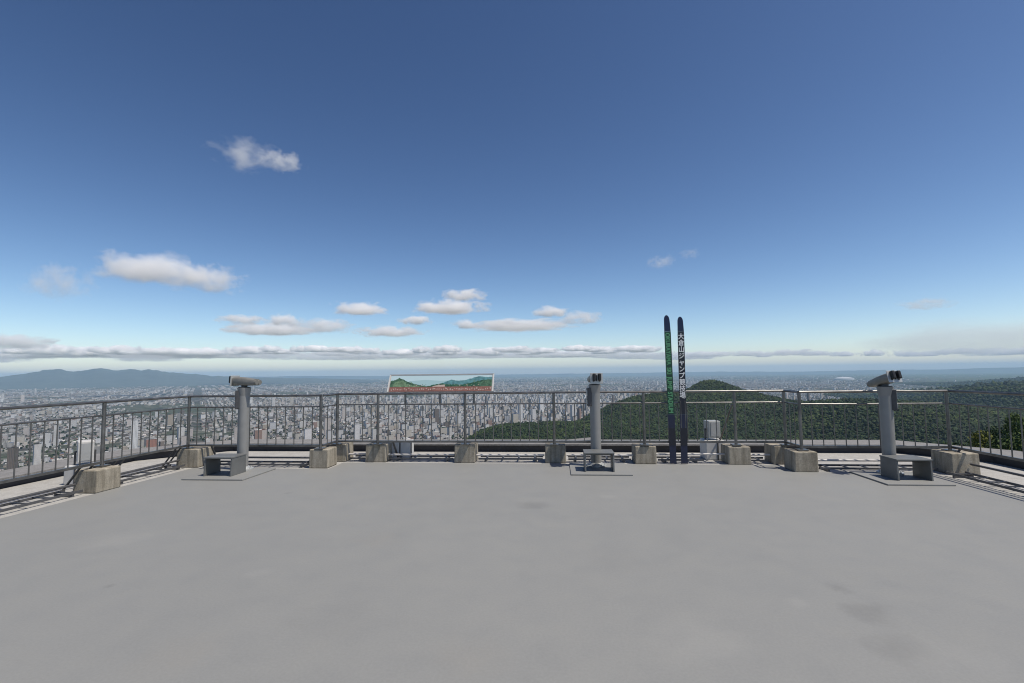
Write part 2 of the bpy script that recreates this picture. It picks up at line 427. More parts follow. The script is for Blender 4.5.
for lab, a, b, mt_ in [
    ('dark conduit pipe along the foot of the left side railing', (-6.26, -2.6, .118), (-6.26, 5.86, .118), 'tray'),
    ('dark conduit pipe from mossy block to left corner block', (-6.26, 6.27, .118), (-6.26, 7.61, .118), 'tray'),
    ('dark conduit pipe behind the left telescope', (-5.92, 7.9, .12), (-4.03, 7.9, .12), 'tray'),
    ('white conduit pipe below the left end of the panorama board', (-3.65, 8.33, .11), (-3.31, 8.33, .11), 'pipe'),
    ('white conduit pipe below the middle of the panorama board', (-2.92, 8.30, .11), (-1.75, 8.30, .11), 'pipe'),
    ('white conduit pipe between panorama board and middle telescope', (-1.37, 8.29, .11), (-.21, 8.29, .11), 'pipe'),
    ('white conduit pipe behind the middle telescope', (.16, 8.28, .115), (1.26, 8.28, .115), 'pipe'),
    ('white conduit pipe running behind the skis past the floodlight base', (1.63, 8.29, .13), (2.73, 8.29, .14), 'pipe'),
    ('white conduit pipe right of the last middle block', (3.10, 8.3, .13), (3.45, 8.3, .13), 'pipe'),
    ('white conduit pipe behind the right telescope', (3.84, 7.82, .13), (5.54, 7.82, .13), 'pipe'),
    ('dark conduit pipe along the foot of the right side railing', (5.8, 7.44, .15), (5.8, -2.6, .15), 'tray')]:
    conduit(lab, [a, b], mat=mt_)

# ------------------------------------------------------------------ skis
def ski(label, xb, xt, y, ztop, right):
    root = thing('ski', label, 'ski', (xb, y, 0), 'pair of jumping skis standing against the railing')
    w0, th = .052, .011
    N = 40; L = []; 
    def half(z):
        t = (ztop - z)
        if t < .09: return w0 * .86 * math.sqrt(max(0.0, 1 - (1 - t / .09) ** 2))
        if t < .3: return w0 * (.86 + .14 * (t - .09) / .21)
        return w0
    def yof(z): t = max(0, z - (ztop - .34)) / .34; return y + .03 * t * t
    def xof(z): return xb + (xt - xb) * (z / ztop)
    zs = sorted(set(list(np.linspace(.004, ztop - .34, 12)) + list(np.linspace(ztop - .34, ztop - .1, 8)) + [ztop - .09 * (1 - math.cos(a)) for a in np.linspace(.12, math.pi / 2, 9)]))
    def slab(za, zb, e, mat, name, yo=0):
        mb = MB(); zz = [z for z in zs if za < z < zb]; zz = [za] + zz + [zb]
        vs = []
        for z in zz:
            h = max(half(z) - e, .004); x = xof(z); yy = yof(z)
            vs += [(x - h, yy - th / 2 - yo, z), (x + h, yy - th / 2 - yo, z), (x + h, yy + th / 2 + yo, z), (x - h, yy + th / 2 + yo, z)]
        fs = [(0, 1, 2, 3), tuple(len(vs) - 4 + i for i in (3, 2, 1, 0))]
        for i in range(len(zz) - 1):
            for k in range(4):
                fs.append((4 * i + k, 4 * i + (k + 1) % 4, 4 * i + 4 + (k + 1) % 4, 4 * i + 4 + k))
        mb.add(vs, fs); obj(name, mb, mat, root)
    z1, z2 = 2.16, .80
    slab(z1 + .001, ztop - .0008, 0, M['navy'], 'tip')
    slab(z2 + .001, z1 - .001, 0, M['blackgloss'] if right else M['greenband'], 'printed_face')
    slab(.004, z2 - .001, 0, M['navy'], 'lower_body')
    slab(.30, .58, -.002, M['blackgloss'], 'binding_plate', .004)
    if right:
        mb = MB(); 
        for k in (-1, 1):
            a = [(xof(z) + k * .034, y - th / 2 - .0015, z) for z in (.5, 1.02)]
            mb.bar(a[0], a[1], .008, .002)
        obj('groove_line', mb, M['steel'], root)
    # lettering
    mb = MB(); yl = y - th / 2 - .0025
    if right:
        s = '\u5927\u5009\u5c71\u30b8\u30e3\u30f3\u30d7\u7af6\u6280\u5834'
        zt, zb = 2.13, 1.055; step = (zt - zb) / len(s)
        for i, ch in enumerate(s):
            vs, fs = text_mesh(ch, 0.0)
            a = np.array(vs); sc = .098
            cx_, cy_ = (a[:, 0].min() + a[:, 0].max()) / 2, .36
            zc = zt - step * (i + .5)
            for q_, (ox, oz) in enumerate(((-.0022, 0), (.0022, 0), (0, -.0018), (0, .0018))):      # doubled strokes: heavy lettering
                mb.add([(xof(zc) + ox + (p[0] - cx_) * sc * 1.0, yl - q_ * .0003, zc + oz + (p[1] - cy_) * sc * 1.12) for p in vs], fs)
        obj('lettering', mb, M['letterwhite'], root)
    else:
        for word, za, zb in (('OKURAYAMA', 2.135, 1.605), ('SKI', 1.565, 1.455), ('JUMP', 1.42, 1.20), ('STADIUM', 1.165, .825)):
            vs, fs = text_mesh(word, .03); a = np.array(vs)
            x0, x1 = a[:, 0].min(), a[:, 0].max(); k = (za - zb) / (x1 - x0)
            mb.add([(xof(za - (p[0] - x0) * k) + (p[1] - .36) * .098, yl, za - (p[0] - x0) * k) for p in vs], fs)
        obj('lettering', mb, M['lettergreen'], root)
ski('dark jumping ski with green lettering on its face, leaning left', 1.882, 1.852, 8.163, 2.435, False)
ski('dark jumping ski with white Japanese lettering on its face', 2.058, 2.071, 8.163, 2.405, True)

# ------------------------------------------------------------------ panorama board
pb = thing('panorama_board', 'long tilted panorama board with painted green hills and red strip', 'sign board', (-1.99, 8.2, 1.18))
z0, z1, y0, y1, xl, xr = 1.195, 1.478, 8.205, 8.36, -2.9, -1.088
ax = Vector((1, 0, 0)); up = Vector((0, y1 - y0, z1 - z0)); hgt = up.length; up.normalize(); nrm = ax.cross(up)   # faces the terrace
O0 = Vector((xl, y0, z0)); Wd = xr - xl
def bp(u, v, k=0): return O0 + ax * (u * Wd) + up * (v * hgt) + nrm * k
def sheet(mb, pts, k, mi): mb.add([bp(u, v, k) for u, v in pts], [tuple(range(len(pts)))], mi)
mb = MB(); vs = [bp(u, v, k) for k in (-.014, 0) for u, v in ((0, 0), (1, 0), (1, 1), (0, 1))]
mb.add(vs, [(3, 2, 1, 0), (4, 5, 6, 7), (0, 1, 5, 4), (1, 2, 6, 5), (2, 3, 7, 6), (3, 0, 4, 7)]); obj('backing', mb, M['white'], pb)
mb = MB()
for a, b in (((-.008, -.0), (-.008, 1.04)), ((1.008, 0), (1.008, 1.04)), ((-.014, 1.04), (1.014, 1.04))):
    mb.bar(bp(*a), bp(*b), .022, .022)
obj('frame', mb, M['white'], pb)
PM = [flat('print_sky', (0.41, 0.5412, 0.574), .35), flat('print_haze', (0.2952, 0.4346, 0.4592), .35), flat('print_teal', (0.082, 0.1968, 0.2132), .35, var=.35, scale=22),
      flat('print_green', (0.0533, 0.1148, 0.0697), .35, var=.5, scale=26), flat('print_lightgreen', (0.123, 0.1968, 0.1148), .35, var=.4, scale=30),
      flat('print_red', (0.205, 0.0984, 0.0779), .35, var=.3, scale=30), flat('print_cream', (0.41, 0.328, 0.287), .35), flat('print_dark', (0.0246, 0.082, 0.0492), .35, var=.5, scale=30)]
mb = MB()
sheet(mb, [(.004, .01), (.996, .01), (.996, .99), (.004, .99)], .001, 0)
sheet(mb, [(.2, .3), (.85, .3), (.85, .62), (.7, .70), (.5, .66), (.35, .72), (.2, .66)], .0018, 1)
rr = random.Random(3)
def ridge(pts, k, mi):
    xs = [p[0] for p in pts]; ys = [p[1] for p in pts]; us = np.linspace(xs[0], xs[-1], 60)
    line = [(float(u), float(np.interp(u, xs, ys)) + rr.uniform(-.02, .02)) for u in us]
    for (ua, va), (ub, vb) in zip(line, line[1:]):
        sheet(mb, [(ua, .30), (ub, .30), (ub, max(.31, vb)), (ua, max(.31, va))], k, mi)
ridge([(.45, .4), (.53, .55), (.6, .72), (.66, .64), (.73, .66), (.8, .80), (.87, .92), (.93, .85), (.996, .86)], .0026, 2)
ridge([(.004, .68), (.05, .72), (.085, .86), (.13, .74), (.2, .56), (.26, .45), (.36, .34)], .0026, 3)
ridge([(.03, .45), (.08, .66), (.12, .72), (.17, .5), (.22, .40), (.3, .34)], .0034, 4)
ridge([(.36, .32), (.44, .42), (.52, .50), (.58, .44), (.7, .40), (.8, .52), (.86, .62), (.93, .70), (.996, .62)], .0034, 7)
ridge([(.84, .35), (.90, .6), (.95, .72), (.996, .7)], .0040, 3)
for i in range(70):
    u = rr.uniform(.02, .97); v = rr.uniform(.3, .42) if .25 < u < .8 else rr.uniform(.3, .62); s = rr.uniform(.004, .012)
    sheet(mb, [(u, v), (u + s, v - .01), (u + s * 1.2, v + .05), (u + .002, v + .04)], .0046 + i * 1e-5, rr.choice([4, 4, 3, 6 if v < .4 else 4]))
sheet(mb, [(.42, .27), (.545, .30), (.545, .42), (.49, .40), (.43, .34)], .0058, 6)
sheet(mb, [(.004, .012), (.996, .012), (.996, .295), (.004, .295)], .0062, 5)
for i in range(46):
    u = .02 + i * .0212 + rr.uniform(0, .006); w_ = rr.uniform(.005, .013)
    v = rr.uniform(.07, .16)
    sheet(mb, [(u, v), (u + w_, v), (u + w_, v + rr.uniform(.04, .1)), (u, v + rr.uniform(.04, .1))], .0068, 6)
obj('panorama_print', mb, PM, pb)
for x in (-2.6, -1.99, -1.4):
    mb = MB(); mb.bar((x, 8.22, 1.19), (x, 8.22, .99), .035, .012); obj('bracket', mb, M['steel'], pb)

# ------------------------------------------------------------------ telescopes and step stools
def telescope(label, x, y, plate, head_rz, coin_rz, tilt, dz=0.0):
    root = thing('coin_telescope', label, 'telescope', (x, y, 0), 'coin telescopes on the terrace')
    mb = MB(); (px0, py0), (px1, py1) = plate
    mb.box((px0, py0, .0005), (px1, py1, .02)); obj('base_plate', mb, M['deck'], root, bevel=.004)
    mb = MB(); mb.tube((x, y, .0203), (x, y, .04), .16, n=28); mb.tube((x, y, .04), (x, y, .075), .115, .095, n=24)
    for i in range(6):
        a = i * math.pi / 3; mb.tube((x + .135 * math.cos(a), y + .135 * math.sin(a), .04), (x + .135 * math.cos(a), y + .135 * math.sin(a), .058), .012, n=6)
    obj('flange', mb, M['lightplate'], root, True)
    mb = MB(); mb.tube((x, y, .075), (x, y, 1.20 + dz), .082, n=28); mb.tube((x, y, 1.20 + dz), (x, y, 1.33 + dz), .082, .10, n=28)
    obj('column', mb, M['scope'], root, True)
    ca = Matrix.Rotation(coin_rz, 3, 'Z')
    def rb(mbx, a, b, mi=0):
        k = len(mbx.v); mbx.box(a, b, mi)
        for i in range(k, len(mbx.v)): mbx.v[i] = tuple(ca @ Vector(mbx.v[i]) + Vector((x, y, 0)))
    mb = MB(); rb(mb, (-.055, -.125, 1.0 + dz), (.055, -.06, 1.29 + dz)); c = obj('coin_box', mb, M['darksteel'], root, bevel=.008)
    mb = MB(); rb(mb, (-.03, -.131, 1.16 + dz), (.03, -.1255, 1.25 + dz)); rb(mb, (-.02, -.134, 1.03 + dz), (.02, -.1255, 1.09 + dz)); obj('coin_slot', mb, M['lightplate'], c)
    mb = MB(); mb.tube((x, y, 1.33 + dz), (x, y, 1.385 + dz), .045, n=18); mb.tube((x, y, 1.3305 + dz), (x, y, 1.345 + dz), .088, n=20); obj('swivel', mb, M['darksteel'], root, True)
    # head, points along local +Y
    hm = Matrix.Translation((x, y, 1.43 + dz)) @ Matrix.Rotation(head_rz, 4, 'Z') @ Matrix.Rotation(tilt, 4, 'X')
    def hx(mbx):
        mbx.v = [tuple(hm @ Vector(p)) for p in mbx.v]; return mbx
    mb = MB()
    prof = [(-.17, .075, .060), (-.10, .088, .068), (.04, .086, .066), (.12, .080, .058), (.22, .074, .050)]
    n = 20; vs = []
    for yy, w, h in prof:
        for i in range(n):
            t = 2 * math.pi * i / n; e = .55
            cx_, sx_ = math.cos(t), math.sin(t)
            vs.append((w * math.copysign(abs(cx_) ** e, cx_), yy, h * math.copysign(abs(sx_) ** e, sx_)))
    fs = [(j * n + i, j * n + (i + 1) % n, (j + 1) * n + (i + 1) % n, (j + 1) * n + i) for j in range(len(prof) - 1) for i in range(n)]
    fs += [tuple(reversed(range(n))), tuple((len(prof) - 1) * n + i for i in range(n))]
    mb.add(vs, fs); hd = obj('head', hx(mb), M['scope_head'], root, True)
    for k in (-1, 1):
        mb = MB(); mb.tube((k * .037, .2205, 0), (k * .037, .255, 0), .036, .038, n=18); ob = obj('objective', hx(mb), M['scope_head'], hd, True)
        mb = MB(); mb.box((k * .042 - .022, -.24, -.04), (k * .042 + .022, -.1825, .075)); obj('eyepiece', hx(mb), M['black'], hd, bevel=.012)
    mb = MB(); mb.box((-.098, -.182, -.085), (.098, -.1705, .085)); obj('eyepiece_plate', hx(mb), M['lightplate'], hd, bevel=.004)
    mb = MB(); mb.box((-.008, -.19, -.045), (.008, -.1825, .05)); mb.box((-.06, -.19, -.05), (-.035, -.1825, -.022)); mb.box((.035, -.19, -.05), (.06, -.1825, -.022))
    obj('coin_dial', hx(mb), M['black'], hd)
    return root
telescope('grey coin telescope on the left wing, head turned sideways', -4.98, 7.37, ((-5.45, 6.68), (-4.51, 7.52)), R(-95), R(-55), R(-4), -.015)
telescope('grey coin telescope in the middle, seen from behind its eyepieces', .62, 7.86, ((.20, 7.21), (1.09, 8.11)), R(6), R(-80), R(-3), -.035)
telescope('grey coin telescope on the right wing, head pointing away to left', 4.71, 7.42, ((4.24, 6.74), (5.06, 7.56)), R(8), R(60), R(-16), -.085)

def stool(label, x0, y0, w=.44, d=.35, h=.30, zb=.0206):
    root = thing('step_stool', label, 'step stool', (x0 + w / 2, y0 + d / 2, zb), 'step stools in front of the telescopes')
    t = .022
    mb = MB(); mb.box((x0 - .004, y0, h - t), (x0 + w + .004, y0 + d, h)); obj('step_top', mb, M['stool'], root, bevel=.004)
    for xa in (x0, x0 + w - t):
        mb = MB()
        s = .03
        vs = [(xa + i * t, yy, z) for i in (0, 1) for yy, z in ((y0 + .0, zb), (y0 + d, zb), (y0 + d - .01, h - t - .001), (y0 + .015, h - t - .001))]
        mb.add(vs, [(0, 1, 2, 3), (7, 6, 5, 4), (0, 4, 5, 1), (1, 5, 6, 2), (2, 6, 7, 3), (3, 7, 4, 0)])
        obj('leg', mb, M['stool'], root, bevel=.003)
    mb = MB(); mb.box((x0 + t + .001, y0 + d - .05, h - t - .06), (x0 + w - t - .001, y0 + d - .03, h - t - .002)); obj('cross_rail', mb, M['stool'], root)
stool('grey metal step stool in front of the left telescope', -5.25, 6.86)
stool('grey metal step stool in front of the middle telescope', .41, 7.38)
stool('grey metal step stool in front of the right telescope', 4.50, 6.94)

# ------------------------------------------------------------------ floodlights and boxes on the ledge
def floodlight(label, x, y, base_w, base_d, base_h, lamp, rz, body='lampbody'):
    root = thing('floodlight', label, 'floodlight', (x, y, 0), 'floodlights on the ledge')
    mb = MB(); mb.box((x - base_w / 2, y - base_d / 2, -.005), (x + base_w / 2, y + base_d / 2, base_h)); obj('pedestal', mb, M['white'], root, bevel=.02)
    mb = MB(); mb.box((x + .02, y - base_d / 2 - .006, .0), (x + .045, y - base_d / 2 - .0005, base_h)); obj('cable_strip', mb, M['darksteel'], root)
    lw, ld, lh = lamp; z = base_h + .035
    ro = Matrix.Translation((x, y, 0)) @ Matrix.Rotation(rz, 4, 'Z')
    def T(mbx): mbx.v = [tuple(ro @ Vector(p)) for p in mbx.v]; return mbx
    mb = MB(); mb.box((-lw / 2, -ld / 2, z), (lw / 2, ld / 2, z + lh)); hb = obj('lamp_housing', T(mb), M[body], root, bevel=.012)
    mb = MB(); mb.box((-lw / 2 + .035, -ld / 2 - .008, z + .03), (lw / 2 - .035, -ld / 2 - .0008, z + lh - .03)); obj('lamp_glass', T(mb), M['lampglass'], hb)
    mb = MB(); mb.tube((-lw / 2 - .02, 0, base_h - .002), (-lw / 2 - .02, 0, z + lh * .5), .012); mb.tube((lw / 2 + .02, 0, base_h - .002), (lw / 2 + .02, 0, z + lh * .5), .012)
    mb.bar((-lw / 2 - .03, 0, z + lh * .5), (lw / 2 + .03, 0, z + lh * .5), .02, .02); obj('yoke', T(mb), M['darksteel'], root)
floodlight('floodlight on white pedestal behind the railing right of the skis', 2.68, 8.72, .34, .34, .32, (.21, .2, .29), R(8))
floodlight('floodlight on white pedestal outside the left side railing', -6.80, 6.50, .30, .34, .26, (.18, .24, .30), R(50), 'white')
mb = MB(); mb.box((-3.0, 8.50, -.005), (-2.80, 8.74, .30)); mb2 = MB()
jb = thing('junction_box', 'pair of white electrical boxes behind railing under panorama board', 'electrical box', (-2.8, 8.7, 0))
obj('cabinet', mb, M['white'], jb, bevel=.012); mb = MB(); mb.box((-2.78, 8.50, -.005), (-2.60, 8.74, .31)); obj('cabinet', mb, M['white'], jb, bevel=.012)
mb = MB(); mb.tube((-2.79, 8.51, 0), (-2.79, 8.51, .32), .009); mb.tube((-2.585, 8.52, 0), (-2.585, 8.52, .32), .009); obj('conduit', mb, M['darksteel'], jb)
mb = MB(); mb.add([(0, 0, 0), (.62, 0, 0), (.62, .3, 0), (0, .3, 0), (.0, 0, .015), (.62, 0, .075), (.62, .3, .075), (0, .3, .015)],
    [(3, 2, 1, 0), (4, 5, 6, 7), (0, 1, 5, 4), (1, 2, 6, 5), (2, 3, 7, 6), (3, 0, 4, 7)])
tag(obj('metal_cover', mb, M['parapet'], None, at=(.12, 9.45, .1505), bevel=.006, local=True), 'grey sloping metal cover lying on the parapet left of middle telescope', 'metal cover')

# ------------------------------------------------------------------ terrain
PLAIN = -290.0
def vnoise(x, y, seed=0):
    xi = np.floor(x).astype(np.int64); yi = np.floor(y).astype(np.int64); fx = x - xi; fy = y - yi
    fx = fx * fx * (3 - 2 * fx); fy = fy * fy * (3 - 2 * fy)
    def h(a, b):
        n = (a * 374761393 + b * 668265263 + seed * 974634777) & 0xFFFFFFFF
        n = ((n ^ (n >> 13)) * 1274126177) & 0xFFFFFFFF
        return ((n ^ (n >> 16)) & 0xFFFF) / 65535.0
    return (h(xi, yi) * (1 - fx) + h(xi + 1, yi) * fx) * (1 - fy) + (h(xi, yi + 1) * (1 - fx) + h(xi + 1, yi + 1) * fx) * fy
def fbm(x, y, o=4, seed=0):
    s = 0; a = .5
    for i in range(o): s = s + a * vnoise(x, y, seed + i); x = x * 2.03; y = y * 2.03; a *= .5
    return s / (1 - .5 ** o)
HILLS = [  # u (right), w (forward), top z, sigma left, right, front, back, shoulder exponent
    (832, 2050, -68, 125, 130, 200, 220, 2.0),
    (755, 1850, -90, 425, 310, 430, 350, 4.0),
    (200, 1430, -158, 345, 600, 330, 260, 7.0),
    (1010, 1400, -100, 200, 420, 420, 260, 2.2),
    (1560, 1500, -134, 420, 600, 400, 300, 2.2),
    (2650, 2450, -108, 190, 1500, 500, 600, 2.2),
    (3700, 3300, -112, 260, 2000, 600, 900, 2.2),
    (8200, 6500, -118, 650, 5000, 900, 1500, 2.2),
]
cyw, syw = math.cos(YAW), math.sin(YAW)
def height(x, y):
    x = np.asarray(x, float); y = np.asarray(y, float)
    u = x * cyw + y * syw; w = -x * syw + y * cyw; r = np.hypot(u, w)
    S = np.zeros_like(r)
    for u0, w0, top, sl_, sr_, sf, sb, ex in HILLS:
        du = (u - u0); dw = (w - w0)
        gu = np.exp(-.5 * (np.abs(du) / np.where(du < 0, sl_, sr_)) ** ex); gw = np.exp(-.5 * (dw / np.where(dw < 0, sf, sb)) ** 2)
        S += ((top - PLAIN) * gu * gw) ** 4
    az = np.degrees(np.arctan2(u, w))
    k = np.clip((az - 38) / 6, 0, 1); k = k * k * (3 - 2 * k); k = np.where(np.abs(az) > 120, 1, k)
    slope = .27 * (1 - k) + .150 * k
    own = np.maximum(0, (-9.5 - slope * np.maximum(0, r - 15)) - PLAIN)
    h = S ** .25
    h = (h ** 5 + own ** 5) ** .2
    bump = (fbm(x / 160, y / 160, 4, 5) - .5) * np.clip(h / 60, 0, 1) * 14 * np.clip((r - 60) / 200, 0, 1)
    return PLAIN + h + bump + (fbm(x / 900, y / 900, 2, 3) - .5) * 5 * np.clip((r - 500) / 1000, 0, 1)

rad = np.concatenate([[0.0], np.geomspace(12, 60000, 240)])
azs = np.unique(np.concatenate([np.linspace(-180, 180, 181), np.linspace(-60, 60, 481)]))[:-1]
A, B = np.meshgrid(np.radians(azs), rad)
gx = (np.sin(A - YAW) * B).ravel(); gy = (np.cos(A - YAW) * B).ravel()
gz = height(gx, gy)
na, nr = len(azs), len(rad)
i, j = np.meshgrid(np.arange(nr - 1), np.arange(na), indexing='ij')
q = np.stack([i * na + j, i * na + (j + 1) % na, (i + 1) * na + (j + 1) % na, (i + 1) * na + j], -1).reshape(-1, 4)

def np_mesh(name, v, faces_flat, sizes, mats, mat_idx=None, smooth=False):
    me = D.meshes.new(name)
    me.vertices.add(len(v)); me.vertices.foreach_set('co', np.ascontiguousarray(v, np.float32).ravel())
    me.loops.add(len(faces_flat)); me.loops.foreach_set('vertex_index', np.ascontiguousarray(faces_flat, np.int32))
    me.polygons.add(len(sizes)); st = np.zeros(len(sizes), np.int32); st[1:] = np.cumsum(sizes)[:-1]
    me.polygons.foreach_set('loop_start', st); me.polygons.foreach_set('loop_total', np.asarray(sizes, np.int32))
    for mt in mats: me.materials.append(mt)
    if mat_idx is not None: me.polygons.foreach_set('material_index', np.asarray(mat_idx, np.int32))
    me.polygons.foreach_set('use_smooth', np.full(len(sizes), bool(smooth)))
    me.update(calc_edges=True); me.validate()
    return me
def corner_color(me, name, cols):
    a = me.attributes.new(name, 'FLOAT_COLOR', 'CORNER')
    c = np.ones((len(cols), 4), np.float32); c[:, :3] = cols
    a.data.foreach_set('color', c.ravel())

def mat_ground():
    mt, t, b = new_mat('land')
    g = t.nodes.new('ShaderNodeNewGeometry').outputs['Position']
    at_ = t.nodes.new('ShaderNodeAttribute'); at_.attribute_name = 'forest'
    n1 = noise(t, g, .0011, 8, .62); n2 = noise(t, g, .012, 6, .7); n3 = noise(t, g, .06, 3, .7)
    v = t.nodes.new('ShaderNodeTexVoronoi'); v.inputs['Scale'].default_value = .022; t.links.new(g, v.inputs['Vector'])
    city = ramp(t, [(0, (.045, .045, .046)), (.35, (.075, .074, .072)), (.5, (.028, .04, .02)), (.68, (.095, .09, .084)), (.92, (.15, .143, .133)), (1, (.22, .215, .20))])
    sp = t.nodes.new('ShaderNodeSeparateColor'); t.links.new(v.outputs['Color'], sp.inputs[0]); t.links.new(sp.outputs[0], city.inputs[0])
    rd = ramp(t, [(.3, (.5, .5, .5)), (.7, (1.25, 1.25, 1.25))]); t.links.new(n3.outputs[0], rd.inputs[0])
    c1 = mixc(t, 1, city.outputs[0], rd.outputs[0], 'MULTIPLY')
    fld = ramp(t, [(.3, (.024, .042, .018)), (.5, (.045, .064, .026)), (.7, (.10, .10, .05))]); t.links.new(n2.outputs[0], fld.inputs[0])
    # countryside: far out, and to the right of the city
    sx = t.nodes.new('ShaderNodeSeparateXYZ'); t.links.new(g, sx.inputs[0])
    rr_ = t.nodes.new('ShaderNodeVectorMath'); rr_.operation = 'LENGTH'; t.links.new(g, rr_.inputs[0])
    ang = math_n(t, 'SUBTRACT', math_n(t, 'DIVIDE', sx.outputs[0], math_n(t, 'MAXIMUM', sx.outputs[1], 1)), math_n(t, 'MULTIPLY', n1.outputs[0], .9))
    side = t.nodes.new('ShaderNodeMapRange'); side.inputs[1].default_value = .12; side.inputs[2].default_value = .42; t.links.new(ang, side.inputs[0])
    far = t.nodes.new('ShaderNodeMapRange'); far.inputs[1].default_value = 17000; far.inputs[2].default_value = 30000
    t.links.new(math_n(t, 'ADD', rr_.outputs['Value'], math_n(t, 'MULTIPLY', n1.outputs[0], 9000)), far.inputs[0])
    f = math_n(t, 'MAXIMUM', side.outputs[0], far.outputs[0])
    pk_ = t.nodes.new('ShaderNodeAttribute'); pk_.attribute_name = 'park'
    c1 = mixc(t, math_n(t, 'MULTIPLY', pk_.outputs['Fac'], .45), c1, fld.outputs[0])
    col = mixc(t, f, c1, fld.outputs[0])
    fo = ramp(t, [(.3, (.007, .013, .005)), (.7, (.018, .027, .010))]); t.links.new(n3.outputs[0], fo.inputs[0])
    col = mixc(t, at_.outputs['Fac'], col, fo.outputs[0])
    t.links.new(col, b.inputs['Base Color']); b.inputs['Roughness'].default_value = .95; b.inputs['Specular IOR Level'].default_value = .1
    return mt
me = np_mesh('ground', np.stack([gx, gy, gz], -1), q.ravel(), np.full(len(q), 4), [mat_ground()], None, True)
at_ = me.attributes.new('forest', 'FLOAT', 'POINT')
at_.data.foreach_set('value', np.clip((gz - PLAIN - 6) / 8, 0, 1).astype(np.float32))
pa_ = me.attributes.new('park', 'FLOAT', 'POINT')
pa_.data.foreach_set('value', np.clip(1 - np.clip((fbm(gx / 1300, gy / 1300, 3, 21) - .235) * 8, 0, 1) * np.clip((fbm(gx / 330, gy / 330, 2, 23) - .13) * 9, 0, 1), 0, 1).astype(np.float32))
go = D.objects.new('ground', me); COL.objects.link(go); tag(go, kind='structure')

# ------------------------------------------------------------------ visibility helpers for far things
Fv, Rv, Uv = np.array(_f), np.array(_r), np.array(_u)
def project(x, y, z):
    p = np.stack([x, y, z - EYE], -1); d = p @ Fv
    d = np.where(d > .1, d, .1)
    return CX + F_PX * (p @ Rv) / d, CY - F_PX * (p @ Uv) / d
def over_parapet(x, y, z):
    """True where the sight line from the terrace clears the parapet"""
    t = np.minimum(np.minimum(9.4 / np.maximum(y, .1), np.where(x < 0, 7.65 / np.maximum(-x, .1), 6.95 / np.maximum(x, .1))), 1)
    return EYE + (z - EYE) * t > .20
def hidden_by_hill(x, y, z):
    out = np.zeros(len(x), bool); z = z - EYE
    for s in np.linspace(.15, .97, 26):
        out |= height(x * s, y * s) + 5 > EYE + z * s
    return out

